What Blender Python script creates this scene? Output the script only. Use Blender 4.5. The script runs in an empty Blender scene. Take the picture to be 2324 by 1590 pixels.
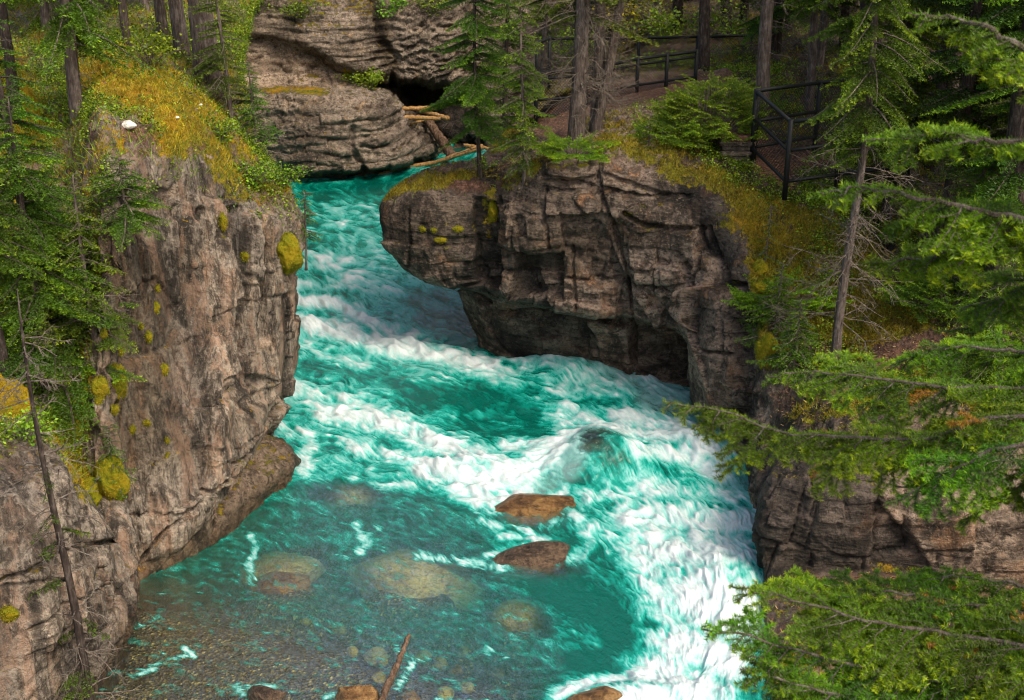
import bpy, math, random
import numpy as np
from mathutils import Vector, Matrix
from mathutils.bvhtree import BVHTree

# ------------------------------------------------------------------ camera, sky, sun, exposure
scene = bpy.context.scene
CAM_H, PITCH = 10.9, math.radians(22.0)
SUN_EL, SUN_AZ = math.radians(52.0), math.radians(136.0)    # azimuth clockwise from +Y: light from the right
cam = bpy.data.cameras.new('camera'); cam_o = bpy.data.objects.new('camera', cam)
scene.collection.objects.link(cam_o)
cam_o.location = (0, 0, CAM_H); cam_o.rotation_euler = (math.radians(90.0) - PITCH, 0, 0)
cam.sensor_width = 36.0; cam.lens = 18.0 / math.tan(math.radians(22.5)); cam.clip_end = 600.0
cam.dof.use_dof = True; cam.dof.focus_distance = 22.0; cam.dof.aperture_fstop = 5.0
scene.camera = cam_o
world = bpy.data.worlds.new('World'); scene.world = world; world.use_nodes = True
wn = world.node_tree; sky = wn.nodes.new('ShaderNodeTexSky'); sky.sky_type = 'NISHITA'; sky.sun_disc = False
sky.sun_elevation = SUN_EL; sky.sun_rotation = SUN_AZ; sky.air_density = 1.2; sky.dust_density = 4.0; sky.ozone_density = 0.6
bg = wn.nodes['Background']; bg.inputs['Strength'].default_value = 0.15
wn.links.new(sky.outputs[0], bg.inputs['Color'])
sun = bpy.data.lights.new('sun', 'SUN'); sun.energy = 1.7; sun.angle = math.radians(18.0); sun.color = (1.0, 0.95, 0.86)
sun_o = bpy.data.objects.new('sun', sun); scene.collection.objects.link(sun_o)
sun_dir = Vector((math.sin(SUN_AZ) * math.cos(SUN_EL), math.cos(SUN_AZ) * math.cos(SUN_EL), math.sin(SUN_EL)))
sun_o.rotation_euler = sun_dir.to_track_quat('Z', 'Y').to_euler()
sun_o.location = sun_dir * 60
scene.view_settings.view_transform = 'Standard'; scene.view_settings.look = 'None'
scene.view_settings.exposure = 0.95; scene.view_settings.gamma = 1.0
scene.view_settings.use_white_balance = True; scene.view_settings.white_balance_temperature = 7150; scene.view_settings.white_balance_tint = 3
scene.render.engine = 'CYCLES'; scene.cycles.use_denoising = True; scene.cycles.filter_width = 1.1
scene.cycles.max_bounces = 6; scene.cycles.transparent_max_bounces = 12
scene.cycles.caustics_reflective = False; scene.cycles.caustics_refractive = False

# ------------------------------------------------------------------ helpers
COL = scene.collection
F_PX = 1162.0 / math.tan(math.radians(22.5))
CP, SP = math.cos(PITCH), math.sin(PITCH)
def ray(u, v):
    a = (u - 1162.0) / F_PX; b = (795.0 - v) / F_PX
    return np.array([a, CP + b * SP, -SP + b * CP])
def P(u, v, D):                      # point seen at u, v standing at ground distance D
    d = ray(u, v); t = D / d[1]
    return np.array([d[0] * t, D, CAM_H + d[2] * t])
def PZ(u, v, z=0.0):                 # point seen at u, v at height z
    d = ray(u, v); t = (z - CAM_H) / d[2]
    return np.array([d[0] * t, d[1] * t, z])
def W(x, y, z): return np.array([float(x), float(y), float(z)])
def project(V):
    x = V[..., 0]; y = V[..., 1]; z = V[..., 2] - CAM_H
    f = np.maximum(y * CP - z * SP, 0.1); up = y * SP + z * CP
    return 1162.0 + F_PX * x / f, 795.0 - F_PX * up / f

def _hash(ix, iy, iz, seed):
    with np.errstate(over='ignore'):
        h = ix.astype(np.uint32) * np.uint32(374761393) + iy.astype(np.uint32) * np.uint32(668265263) + iz.astype(np.uint32) * np.uint32(2246822519) + np.uint32((seed * 3266489917) & 0xffffffff)
        h = (h ^ (h >> np.uint32(15))) * np.uint32(2246822519)
        h = (h ^ (h >> np.uint32(13))) * np.uint32(3266489917)
        return h ^ (h >> np.uint32(16))
def perlin(p, seed=0):
    p = np.asarray(p, dtype=np.float64); sh = p.shape[:-1]; p = p.reshape(-1, 3)
    i = np.floor(p).astype(np.int64); f = p - i
    w = f * f * f * (f * (f * 6 - 15) + 10); out = np.zeros(len(p))
    for dx in (0, 1):
        for dy in (0, 1):
            for dz in (0, 1):
                h = _hash(i[:, 0] + dx, i[:, 1] + dy, i[:, 2] + dz, seed)
                g = ((h & 1023) / 511.5 - 1) * (f[:, 0] - dx) + (((h >> np.uint32(10)) & 1023) / 511.5 - 1) * (f[:, 1] - dy) + (((h >> np.uint32(20)) & 1023) / 511.5 - 1) * (f[:, 2] - dz)
                out += g * np.abs(1 - dx - w[:, 0]) * np.abs(1 - dy - w[:, 1]) * np.abs(1 - dz - w[:, 2])
    return out.reshape(sh) * 1.1
def fbm(p, octv=4, seed=0, gain=0.5, ridged=False):
    p = np.asarray(p, dtype=np.float64); a = 1.0; s = 0; r = 0; tot = 0
    for k in range(octv):
        n = perlin(p * (2.03 ** k) + 17.3 * k, seed + k)
        if ridged: n = 1 - 2 * np.abs(n) * 1.4
        r = r + a * n; tot += a; a *= gain
    return r / tot
def sstep(a, b, x):
    t = np.clip((x - a) / (b - a), 0, 1); return t * t * (3 - 2 * t)
def pchip(Y, xq):                    # monotone cubic through rows of Y at integer knots
    Y = np.asarray(Y, dtype=np.float64); n = len(Y); d = np.diff(Y, axis=0); m = np.zeros_like(Y)
    a, b = d[:-1], d[1:]; same = (a * b) > 0
    m[1:-1] = np.where(same, 2 * a * b / np.where(same, a + b, 1), 0); m[0] = d[0]; m[-1] = d[-1]
    k = np.clip(np.floor(xq).astype(int), 0, n - 2); t = xq - k; t = t.reshape((-1,) + (1,) * (Y.ndim - 1))
    h00 = 2 * t ** 3 - 3 * t ** 2 + 1; h10 = t ** 3 - 2 * t ** 2 + t; h01 = 1 - h00; h11 = t ** 3 - t ** 2
    return h00 * Y[k] + h10 * m[k] + h01 * Y[k + 1] + h11 * m[k + 1]
def knots(counts):
    return np.concatenate([np.linspace(i, i + 1, c, endpoint=False) for i, c in enumerate(counts)] + [[len(counts)]])
def seg_dist(U, Vv, pts):
    best = np.full(U.shape, 1e9)
    for (x0, y0), (x1, y1) in zip(pts[:-1], pts[1:]):
        dx, dy = x1 - x0, y1 - y0; L = dx * dx + dy * dy + 1e-9
        t = np.clip(((U - x0) * dx + (Vv - y0) * dy) / L, 0, 1)
        best = np.minimum(best, np.hypot(U - x0 - t * dx, Vv - y0 - t * dy))
    return best
def strokes(U, Vv, lst, yscale=1.0):
    out = np.zeros(U.shape)
    for pts, w, s in lst:
        d = seg_dist(U, Vv * yscale, [(a, b * yscale) for a, b in pts])
        out = np.maximum(out, s * (1 - sstep(0.35 * w, 1.25 * w, d)))
    return out
def in_poly(U, Vv, poly):
    c = np.zeros(U.shape, bool); n = len(poly)
    for i in range(n):
        x0, y0 = poly[i]; x1, y1 = poly[(i + 1) % n]
        cond = ((y0 > Vv) != (y1 > Vv)) & (U < (x1 - x0) * (Vv - y0) / (y1 - y0 + 1e-12) + x0)
        c ^= cond
    return c

def mesh_np(name, V, faces, mats, attrs=None, mat_idx=None, smooth=True, parent=None, loc=None):
    """faces: list of (n,k) int arrays. links ONE mesh object"""
    V = np.asarray(V, dtype=np.float32)
    me = bpy.data.meshes.new(name); me.vertices.add(len(V)); me.vertices.foreach_set('co', V.ravel())
    fl = [np.asarray(f, dtype=np.int32) for f in faces if len(f)]
    nl = sum(f.size for f in fl); npol = sum(len(f) for f in fl)
    me.loops.add(nl); me.loops.foreach_set('vertex_index', np.concatenate([f.ravel() for f in fl]))
    me.polygons.add(npol); st = []; o = 0
    for f in fl:
        st.append(o + np.arange(len(f)) * f.shape[1]); o += f.size
    me.polygons.foreach_set('loop_start', np.concatenate(st).astype(np.int32))
    for m in (mats if isinstance(mats, (list, tuple)) else [mats]): me.materials.append(m)
    if mat_idx is not None: me.polygons.foreach_set('material_index', np.asarray(mat_idx, dtype=np.int32))
    me.polygons.foreach_set('use_smooth', np.full(npol, smooth, dtype=bool))
    for k, a in (attrs or {}).items():
        at = me.attributes.new(k, 'FLOAT', 'POINT'); at.data.foreach_set('value', np.asarray(a, dtype=np.float32).ravel())
    me.update(calc_edges=True)
    o = bpy.data.objects.new(name, me); COL.objects.link(o)
    if parent is not None: o.parent = parent
    if loc is not None: o.location = loc
    return o
def grid_faces(nr, nc, keep=None, flip=False):
    a = np.arange(nr * nc).reshape(nr, nc)
    q = np.stack([a[:-1, :-1], a[:-1, 1:], a[1:, 1:], a[1:, :-1]], -1).reshape(-1, 4)
    if keep is not None: q = q[keep.ravel()]
    return q[:, ::-1] if flip else q
def tag(o, label=None, cat=None, group=None, kind=None):
    if label: o['label'] = label
    if cat: o['category'] = cat
    if group: o['group'] = group
    if kind: o['kind'] = kind
    return o
def empty(name, loc, label, cat, group=None, rz=0.0, sc=1.0):
    o = bpy.data.objects.new(name, None); COL.objects.link(o); o.location = loc; o.rotation_euler = (0, 0, rz); o.scale = (sc,) * 3
    o.empty_display_size = 0.1
    return tag(o, label, cat, group)
def copy_tree(o, parent=None):
    c = o.copy(); COL.objects.link(c)
    if parent is not None: c.parent = parent
    for ch in list(o.children): copy_tree(ch, c)
    return c

# ------------------------------------------------------------------ materials
class NT:
    def __init__(s, name):
        s.m = bpy.data.materials.new(name); s.m.use_nodes = True; s.t = s.m.node_tree; s.t.nodes.clear()
        s.out = s.t.nodes.new('ShaderNodeOutputMaterial'); s.tc = s.t.nodes.new('ShaderNodeTexCoord').outputs['Object']
    def n(s, typ, ins=None, **kw):
        nd = s.t.nodes.new(typ)
        for k, v in kw.items(): setattr(nd, k, v)
        for k, v in (ins or {}).items():
            if hasattr(v, 'is_output') or isinstance(v, bpy.types.NodeSocket): s.t.links.new(v, nd.inputs[k])
            else: nd.inputs[k].default_value = v
        return nd
    def attr(s, a): return s.n('ShaderNodeAttribute', attribute_name=a).outputs['Fac']
    def mapping(s, scale, rot=(0, 0, 0), vec=None):
        return s.n('ShaderNodeMapping', {'Vector': vec or s.tc, 'Scale': scale, 'Rotation': rot}).outputs[0]
    def noise(s, scale, detail=4, rough=0.55, vec=None, dist=0.0):
        return s.n('ShaderNodeTexNoise', {'Vector': vec or s.tc, 'Scale': scale, 'Detail': detail, 'Roughness': rough, 'Distortion': dist}).outputs['Fac']
    def voro(s, scale, vec=None, feat='F1', out='Distance'):
        return s.n('ShaderNodeTexVoronoi', {'Vector': vec or s.tc, 'Scale': scale}, feature=feat).outputs[out]
    def ramp(s, fac, stops):
        nd = s.n('ShaderNodeValToRGB', {'Fac': fac}); e = nd.color_ramp.elements
        while len(e) < len(stops): e.new(0.5)
        for k, (p, c) in enumerate(stops):
            e[k].position = p; e[k].color = tuple(c) + (1,) if len(c) == 3 else c
        return nd.outputs['Color']
    def mix(s, fac, a, b, blend='MIX'):
        nd = s.n('ShaderNodeMix', data_type='RGBA', blend_type=blend)
        for k, v in ((0, fac), (6, a), (7, b)):
            if isinstance(v, bpy.types.NodeSocket): s.t.links.new(v, nd.inputs[k])
            else: nd.inputs[k].default_value = (tuple(v) + (1,)) if isinstance(v, tuple) and len(v) == 3 else v
        return nd.outputs[2]
    def math(s, op, a, b=0.0, c=None, clamp=False):
        nd = s.n('ShaderNodeMath', operation=op, use_clamp=clamp)
        for k, v in ((0, a), (1, b)) + (((2, c),) if c is not None else ()):
            if isinstance(v, bpy.types.NodeSocket): s.t.links.new(v, nd.inputs[k])
            else: nd.inputs[k].default_value = v
        return nd.outputs[0]
    def rng(s, v, a, b, c=0.0, d=1.0):
        return s.n('ShaderNodeMapRange', {'Value': v, 'From Min': a, 'From Max': b, 'To Min': c, 'To Max': d}).outputs[0]
    def bump(s, h, strength=0.5, dist=0.05, normal=None):
        ins = {'Height': h, 'Strength': strength, 'Distance': dist}
        if normal: ins['Normal'] = normal
        return s.n('ShaderNodeBump', ins).outputs[0]
    def principled(s, col, rough=0.8, normal=None, spec=0.3, **kw):
        ins = {'Base Color': col if isinstance(col, bpy.types.NodeSocket) else tuple(col) + (1,), 'Roughness': rough, 'Specular IOR Level': spec}
        if normal: ins['Normal'] = normal
        ins.update(kw); return s.n('ShaderNodeBsdfPrincipled', ins).outputs[0]
    def done(s, sh):
        s.t.links.new(sh, s.out.inputs['Surface']); return s.m

def moss_color(g, sc=1.0, olive=0.0):
    n1 = g.noise(0.9 * sc, 4, 0.6); n2 = g.noise(9.0 * sc, 5, 0.65); n3 = g.noise(60.0, 2, 0.6)
    f = g.math('ADD', g.math('MULTIPLY', n1, 0.65), g.math('MULTIPLY', n2, 0.35))
    c = g.ramp(f, [(0.32, (0.045, 0.060, 0.008)), (0.43, (0.13, 0.130, 0.010)), (0.50, (0.27, 0.190, 0.012)), (0.58, (0.44, 0.205, 0.014)), (0.70, (0.17, 0.070, 0.012))])
    if olive:
        c = g.mix(g.rng(g.noise(1.7, 4, 0.6), 0.40, 0.56, 0.15, olive), c, g.mix(g.rng(n2, .40, .60), (0.040, 0.055, 0.006), (0.20, 0.20, 0.012)))
        c = g.mix(g.rng(g.noise(3.1, 5, 0.7), 0.55, 0.64, 0, .8), c, (0.11, 0.050, 0.018))
    c = g.mix(g.rng(n2, 0.48, 0.36, 0.0, 0.7), c, (0.030, 0.026, 0.008))
    return g.mix(g.rng(n3, 0.42, 0.75, 0.0, 0.65), c, (0.42, 0.34, 0.03)), n2, n3

def rock_mat(name, dark, mid, light, warm, streak=(5.0, 5.0, 0.5), streak_amt=0.5, mossy=True, speck=0.5, layer=None, spec=0.25, rough=0.82, bd=0.16, tone=0.0, olive=0.0, con=2.2, vein=None):
    g = NT(name)
    n1 = g.noise(0.55, 6, 0.6, dist=0.4); n2 = g.noise(3.2, 6, 0.65, dist=0.6); n3 = g.noise(17.0, 5, 0.72)
    st = g.noise(1.0, 6, 0.7, vec=g.mapping(streak))
    f = g.math('ADD', g.math('MULTIPLY', n1, 0.40), g.math('ADD', g.math('MULTIPLY', n2, 0.30), g.math('MULTIPLY', st, 0.30 * 2 * streak_amt)))
    f = g.math('ADD', g.math('MULTIPLY', g.math('ADD', f, 0.15 - 0.30 * streak_amt - 0.5), con), 0.5)
    c = g.ramp(f, [(0.30, dark), (0.44, mid), (0.55, light), (0.66, mid), (0.76, warm)])
    c = g.mix(g.rng(g.noise(1.3, 5, 0.7), 0.55, 0.75, 0.0, 0.7), c, warm)
    c = g.mix(g.rng(n3, 0.56, 0.66, 0, speck), c, tuple(min(0.6, x * 1.7) for x in light))
    c = g.mix(g.rng(n3, 0.46, 0.36, 0, speck * 1.2), c, tuple(x * 0.45 for x in dark))
    h = g.math('ADD', g.math('MULTIPLY', n2, 0.9), g.math('ADD', g.math('MULTIPLY', n3, 0.55), g.math('MULTIPLY', st, 0.6)))
    c = g.mix(g.rng(g.noise(5.0, 6, 0.75, vec=g.mapping((1, 1, streak[2] / streak[0] + .35)), dist=0.8), 0.47, 0.40, 0, 0.75), c, tuple(x * 0.6 for x in dark))
    if layer:
        ly = g.noise(1.0, 4, 0.6, vec=g.mapping(layer)); h = g.math('ADD', h, g.math('MULTIPLY', ly, 0.9))
        c = g.mix(g.rng(ly, 0.50, 0.40, 0, 0.45), c, dark)
    if vein:
        va = g.noise(1.0, 6, 0.72, vec=g.mapping((3.6, 3.6, 0.16)), dist=0.5); vb = g.noise(1.0, 6, 0.75, vec=g.mapping((6.0, 6.0, 0.5)), dist=0.8)
        c = g.mix(g.rng(va, 0.50, 0.62, 0, .75), c, vein); c = g.mix(g.rng(va, 0.47, 0.36, 0, .65), c, tuple(x * 1.1 for x in dark)); c = g.mix(g.rng(vb, 0.56, 0.66, 0, .6), c, tuple(x * 1.25 for x in light)); c = g.mix(g.rng(vb, 0.45, 0.37, 0, .7), c, tuple(x * .7 for x in dark))
    if tone: c = g.mix(1.0, c, g.mix(g.attr('tone'), (1 - tone, 1 - tone, 1 - tone * .95), (1 + tone * 1.15, 1 + tone, 1 + tone * .9)), 'MULTIPLY')
    wet = g.attr('wet')
    c = g.mix(wet, c, g.mix(1.0, c, (0.38, 0.34, 0.26), 'MULTIPLY'))
    bumpn = g.bump(h, 1.0, bd)
    rg = g.rng(wet, 0, 1, rough, 0.35)
    if mossy:
        mc, m2, m3 = moss_color(g, 1.0, olive)
        soil = g.ramp(g.noise(14.0, 5, 0.75), [(0.35, (0.035, 0.018, 0.013)), (0.5, (0.12, 0.056, 0.040)), (0.62, (0.23, 0.115, 0.075)), (0.75, (0.32, 0.20, 0.14))])
        c = g.mix(g.attr('soil'), c, soil)
        ma = g.math('ADD', g.attr('moss'), g.math('MULTIPLY', g.math('SUBTRACT', g.noise(5.5, 7, 0.75), 0.5), 2.0))
        mf = g.rng(ma, 0.42, 0.58)
        c = g.mix(mf, c, mc)
        hm = g.math('ADD', g.math('MULTIPLY', m2, 1.2), g.math('MULTIPLY', m3, 0.6))
        bumpn = g.bump(g.mix(mf, g.math('MULTIPLY', h, bd / .14), hm), 1.0, 0.14)
        rg = g.math('MAXIMUM', rg, g.math('MULTIPLY', mf, 0.95))
    return g.done(g.principled(c, rg, bumpn, spec))
M = {}
M['rock_left'] = rock_mat('pale_fluted_limestone', (0.024, 0.019, 0.016), (0.085, 0.068, 0.057), (0.25, 0.21, 0.178), (0.26, 0.165, 0.105), (2.3, 2.3, 0.20), 0.9, speck=0.4, tone=.5, bd=.11, con=1.9, vein=(0.235, 0.150, 0.110))
M['rock_right'] = rock_mat('dark_blocky_limestone', (0.013, 0.010, 0.008), (0.055, 0.040, 0.032), (0.170, 0.127, 0.103), (0.22, 0.115, 0.062), (1.6, 1.6, 2.4), 0.45, layer=(0.8, 0.8, 7.0), speck=0.45, bd=.10, tone=.5, olive=.85)
M['rock_back'] = rock_mat('banded_tan_limestone', (0.06, 0.044, 0.036), (0.19, 0.145, 0.115), (0.36, 0.28, 0.23), (0.40, 0.26, 0.16), (1.0, 1.0, 1.6), 0.5, layer=(0.35, 0.35, 3.0), speck=0.6, tone=.4)
def bark_mat(name, a, b, c):
    g = NT(name); v = g.mapping((9, 9, 1.6)); n = g.noise(2.0, 6, 0.7, vec=v, dist=0.5); k = g.voro(2.2, vec=v)
    n2 = g.noise(7.0, 3, 0.6)
    col = g.ramp(g.math('ADD', g.math('MULTIPLY', n, 0.7), g.math('MULTIPLY', n2, 0.3)), [(0.32, a), (0.5, b), (0.66, c)])
    return g.done(g.principled(col, 0.9, g.bump(g.math('ADD', n, g.math('MULTIPLY', k, 0.6)), 1.0, 0.04), 0.15))
M['bark'] = bark_mat('grey_spruce_bark', (0.030, 0.021, 0.018), (0.105, 0.078, 0.070), (0.23, 0.185, 0.17))
M['bark_dark'] = bark_mat('dark_spruce_bark', (0.014, 0.010, 0.009), (0.050, 0.036, 0.032), (0.14, 0.11, 0.10))
M['twig'] = bark_mat('bare_grey_twig', (0.05, 0.035, 0.03), (0.13, 0.10, 0.085), (0.26, 0.22, 0.19))
M['log'] = bark_mat('peeled_orange_log', (0.15, 0.07, 0.025), (0.36, 0.19, 0.075), (0.52, 0.32, 0.15))
M['log_dark'] = bark_mat('weathered_brown_log', (0.03, 0.018, 0.012), (0.11, 0.065, 0.045), (0.23, 0.15, 0.11))
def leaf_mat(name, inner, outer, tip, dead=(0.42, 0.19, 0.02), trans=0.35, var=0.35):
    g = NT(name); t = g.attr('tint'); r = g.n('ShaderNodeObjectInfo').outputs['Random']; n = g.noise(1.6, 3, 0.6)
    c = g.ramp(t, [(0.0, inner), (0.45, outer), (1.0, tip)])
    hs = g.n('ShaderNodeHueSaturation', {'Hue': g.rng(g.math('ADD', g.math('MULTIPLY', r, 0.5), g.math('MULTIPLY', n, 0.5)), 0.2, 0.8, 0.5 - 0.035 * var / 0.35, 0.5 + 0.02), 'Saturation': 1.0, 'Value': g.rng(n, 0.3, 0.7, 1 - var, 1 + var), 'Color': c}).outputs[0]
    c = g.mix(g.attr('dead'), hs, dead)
    d = g.n('ShaderNodeBsdfDiffuse', {'Color': c}).outputs[0]; tr = g.n('ShaderNodeBsdfTranslucent', {'Color': c}).outputs[0]
    gl = g.n('ShaderNodeBsdfGlossy', {'Color': (0.7, 0.8, 0.7, 1), 'Roughness': 0.5}).outputs[0]
    m1 = g.n('ShaderNodeMixShader', {0: trans, 1: d, 2: tr}).outputs[0]
    return g.done(g.n('ShaderNodeMixShader', {0: 0.03, 1: m1, 2: gl}).outputs[0])
M['spruce'] = leaf_mat('spruce_needles', (0.022, 0.046, 0.006), (0.090, 0.180, 0.008), (0.40, 0.58, 0.022))
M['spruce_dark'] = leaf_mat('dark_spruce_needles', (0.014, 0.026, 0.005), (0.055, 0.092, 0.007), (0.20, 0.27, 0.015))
M['spruce_olive'] = leaf_mat('olive_spruce_needles', (0.032, 0.048, 0.008), (0.095, 0.150, 0.012), (0.27, 0.38, 0.025))
M['fir'] = leaf_mat('fir_needles', (0.024, 0.058, 0.004), (0.115, 0.250, 0.006), (0.42, 0.58, 0.012), trans=0.3)
M['leaf'] = leaf_mat('broad_leaves', (0.05, 0.10, 0.01), (0.13, 0.27, 0.015), (0.30, 0.48, 0.03))
M['leaf_yellow'] = leaf_mat('yellow_leaves', (0.20, 0.18, 0.01), (0.45, 0.40, 0.02), (0.70, 0.58, 0.04))
M['grass'] = leaf_mat('moss_blades', (0.13, 0.075, 0.006), (0.38, 0.23, 0.012), (0.50, 0.40, 0.03), trans=0.3)
M['grass_olive'] = leaf_mat('olive_moss_blades', (0.06, 0.055, 0.006), (0.19, 0.165, 0.010), (0.36, 0.32, 0.02), trans=0.3)
M['cover'] = leaf_mat('ground_plants', (0.022, 0.050, 0.005), (0.085, 0.165, 0.008), (0.28, 0.40, 0.02))
g = NT('cushion_moss'); mc, m2, m3 = moss_color(g, 2.2)
M['moss'] = g.done(g.principled(g.mix(0.62, mc, g.mix(m2, (0.055, 0.065, 0.006), (0.20, 0.205, 0.010))), 0.95, g.bump(g.math('ADD', m2, m3), 1.0, 0.03), 0.1))
g = NT('golden_moss'); mc, m2, m3 = moss_color(g, 1.6)
M['moss_gold'] = g.done(g.principled(g.mix(0.45, mc, g.mix(m2, (0.20, 0.10, 0.008), (0.50, 0.30, 0.014))), 0.95, g.bump(g.math('ADD', m2, m3), 1.0, 0.05), 0.1))
g = NT('black_painted_steel'); M['black'] = g.done(g.principled((0.008, 0.008, 0.009), g.rng(g.noise(30.0), 0.3, 0.7, 0.5, 0.7), g.bump(g.noise(40.0), 0.15, 0.004), 0.25))
g = NT('pale_stone'); n = g.noise(11.0, 5, 0.65)
M['white_stone'] = g.done(g.principled(g.ramp(n, [(0.35, (0.34, 0.31, 0.28)), (0.6, (0.68, 0.65, 0.60))]), 0.8, g.bump(n, 0.6, 0.03)))
# ------------------------------------------------------------------ setting: rock banks
def loft(cols, ucounts, vcounts):
    """cols: list of columns, each a list of K points from the river up and inland -> grid [nv,nu,3] and params"""
    A = np.array([[np.asarray(p) for p in c] for c in cols])           # [ncol,K,3]
    uq, vq = knots(ucounts), knots(vcounts)
    G = pchip(A, uq)                                                    # [nu,K,3]
    G = pchip(np.swapaxes(G, 0, 1), vq)                                 # [nv,nu,3]
    return G, uq, vq
def normals(G):
    n = np.cross(np.gradient(G, axis=1), np.gradient(G, axis=0)); n /= np.linalg.norm(n, axis=-1, keepdims=True) + 1e-9
    return n
def smooth2(a, k):
    for _ in range(k):
        b = np.pad(a, ((1, 1), (1, 1)) + ((0, 0),) * (a.ndim - 2), 'edge')
        a = (b[:-2, 1:-1] + b[2:, 1:-1] + b[1:-1, :-2] + b[1:-1, 2:] + 2 * b[1:-1, 1:-1]) / 6
    return a
def blocks(s, h, seed, hs=(0.35, 0.9), ws=(0.5, 1.7), warp=0.12, crack=0.035):
    """bedded rock: random courses of random blocks -> (offset per block, crack depth 0..1)"""
    rs = np.random.RandomState(seed)
    q = np.stack([s * 0.6, h * 0.6, np.full(s.shape, seed * 3.1)], -1)
    hh = h + warp * 2.2 * perlin(q, seed) + 0.05 * perlin(q * 4, seed + 5); ss = s + warp * 2.0 * perlin(q + 50, seed + 1) + 0.05 * perlin(q * 5, seed + 6)
    b = np.concatenate([[-3], -3 + np.cumsum(rs.uniform(hs[0], hs[1], 60))]); k = np.clip(np.searchsorted(b, hh) - 1, 0, 59)
    d1 = np.minimum(hh - b[k], b[k + 1] - hh); off = np.zeros(s.shape); dd = np.full(s.shape, 9.0)
    for row in np.unique(k):
        m = k == row; w = np.concatenate([[s.min() - 3], s.min() - 3 + np.cumsum(rs.uniform(ws[0], ws[1], 400))])
        j = np.clip(np.searchsorted(w, ss[m]) - 1, 0, 399); o = rs.uniform(-1, 1, 401); tl = rs.uniform(-1, 1, 401); tv = rs.uniform(-1, 1, 401)
        c = (ss[m] - (w[j] + w[j + 1]) / 2) / (w[j + 1] - w[j]); cv = (hh[m] - (b[row] + b[row + 1]) / 2) / (b[row + 1] - b[row])
        off[m] = o[j] + 1.0 * tl[j] * c + 0.9 * tv[j] * cv; dd[m] = np.minimum(ss[m] - w[j], w[j + 1] - ss[m])
    d = np.minimum(d1 * 0.9, dd)
    return off, np.exp(-(d / crack) ** 2)
def arclen(G, row):
    c = G[row]; return np.concatenate([[0], np.cumsum(np.linalg.norm(np.diff(c, axis=0), axis=1))])
def bank_mesh(name, G, moss, soil, wet, mat, keep=None, flip=False, tone=None):
    nv, nu = G.shape[:2]
    o = mesh_np(name, G.reshape(-1, 3), [grid_faces(nv, nu, keep, flip)], mat, {'moss': moss, 'soil': soil, 'wet': wet, 'tone': np.full(nv * nu, .5) if tone is None else tone})
    return tag(o, kind='structure')
BVH = {}
def register(o):
    me = o.data; n = len(me.vertices); co = np.empty(n * 3, np.float32); me.vertices.foreach_get('co', co)
    lv = np.empty(len(me.loops), np.int32); me.loops.foreach_get('vertex_index', lv)
    BVH[o.name] = BVHTree.FromPolygons(co.reshape(-1, 3).tolist(), lv.reshape(-1, 4).tolist())
def hit_px(u, v, which=None):
    for rad in range(0, 90, 6):           # nearest pixel that meets the bank
        for a in range(8 if rad else 1):
            r = hit_ray(u + rad * math.cos(a * .785), v + rad * math.sin(a * .785), which)
            if r: return r
def hit_ray(u, v, which=None):
    d = Vector(ray(u, v)).normalized(); best = None
    for k, b in BVH.items():
        if which and not k.startswith(which): continue
        r = b.ray_cast(Vector((0, 0, CAM_H)), d)
        if r[0] is not None and (best is None or r[3] < best[2]): best = (r[0], r[1], r[3])
    return best
def ground_z(x, y, default=4.0, which=None):
    best = None
    for k, b in BVH.items():
        if which and not k.startswith(which): continue
        r = b.ray_cast(Vector((x, y, 40)), Vector((0, 0, -1)))
        if r[0] is not None and (best is None or r[0].z > best): best = r[0].z
    return default if best is None else best
def at_px(u, D):                      # ground point in pixel column u at ground distance D
    z = 4.5
    for _ in range(6):
        x = (u - 1162.0) / F_PX * (D * CP + (CAM_H - z) * SP); z = ground_z(x, D)
    return Vector((x, D, z))

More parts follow.
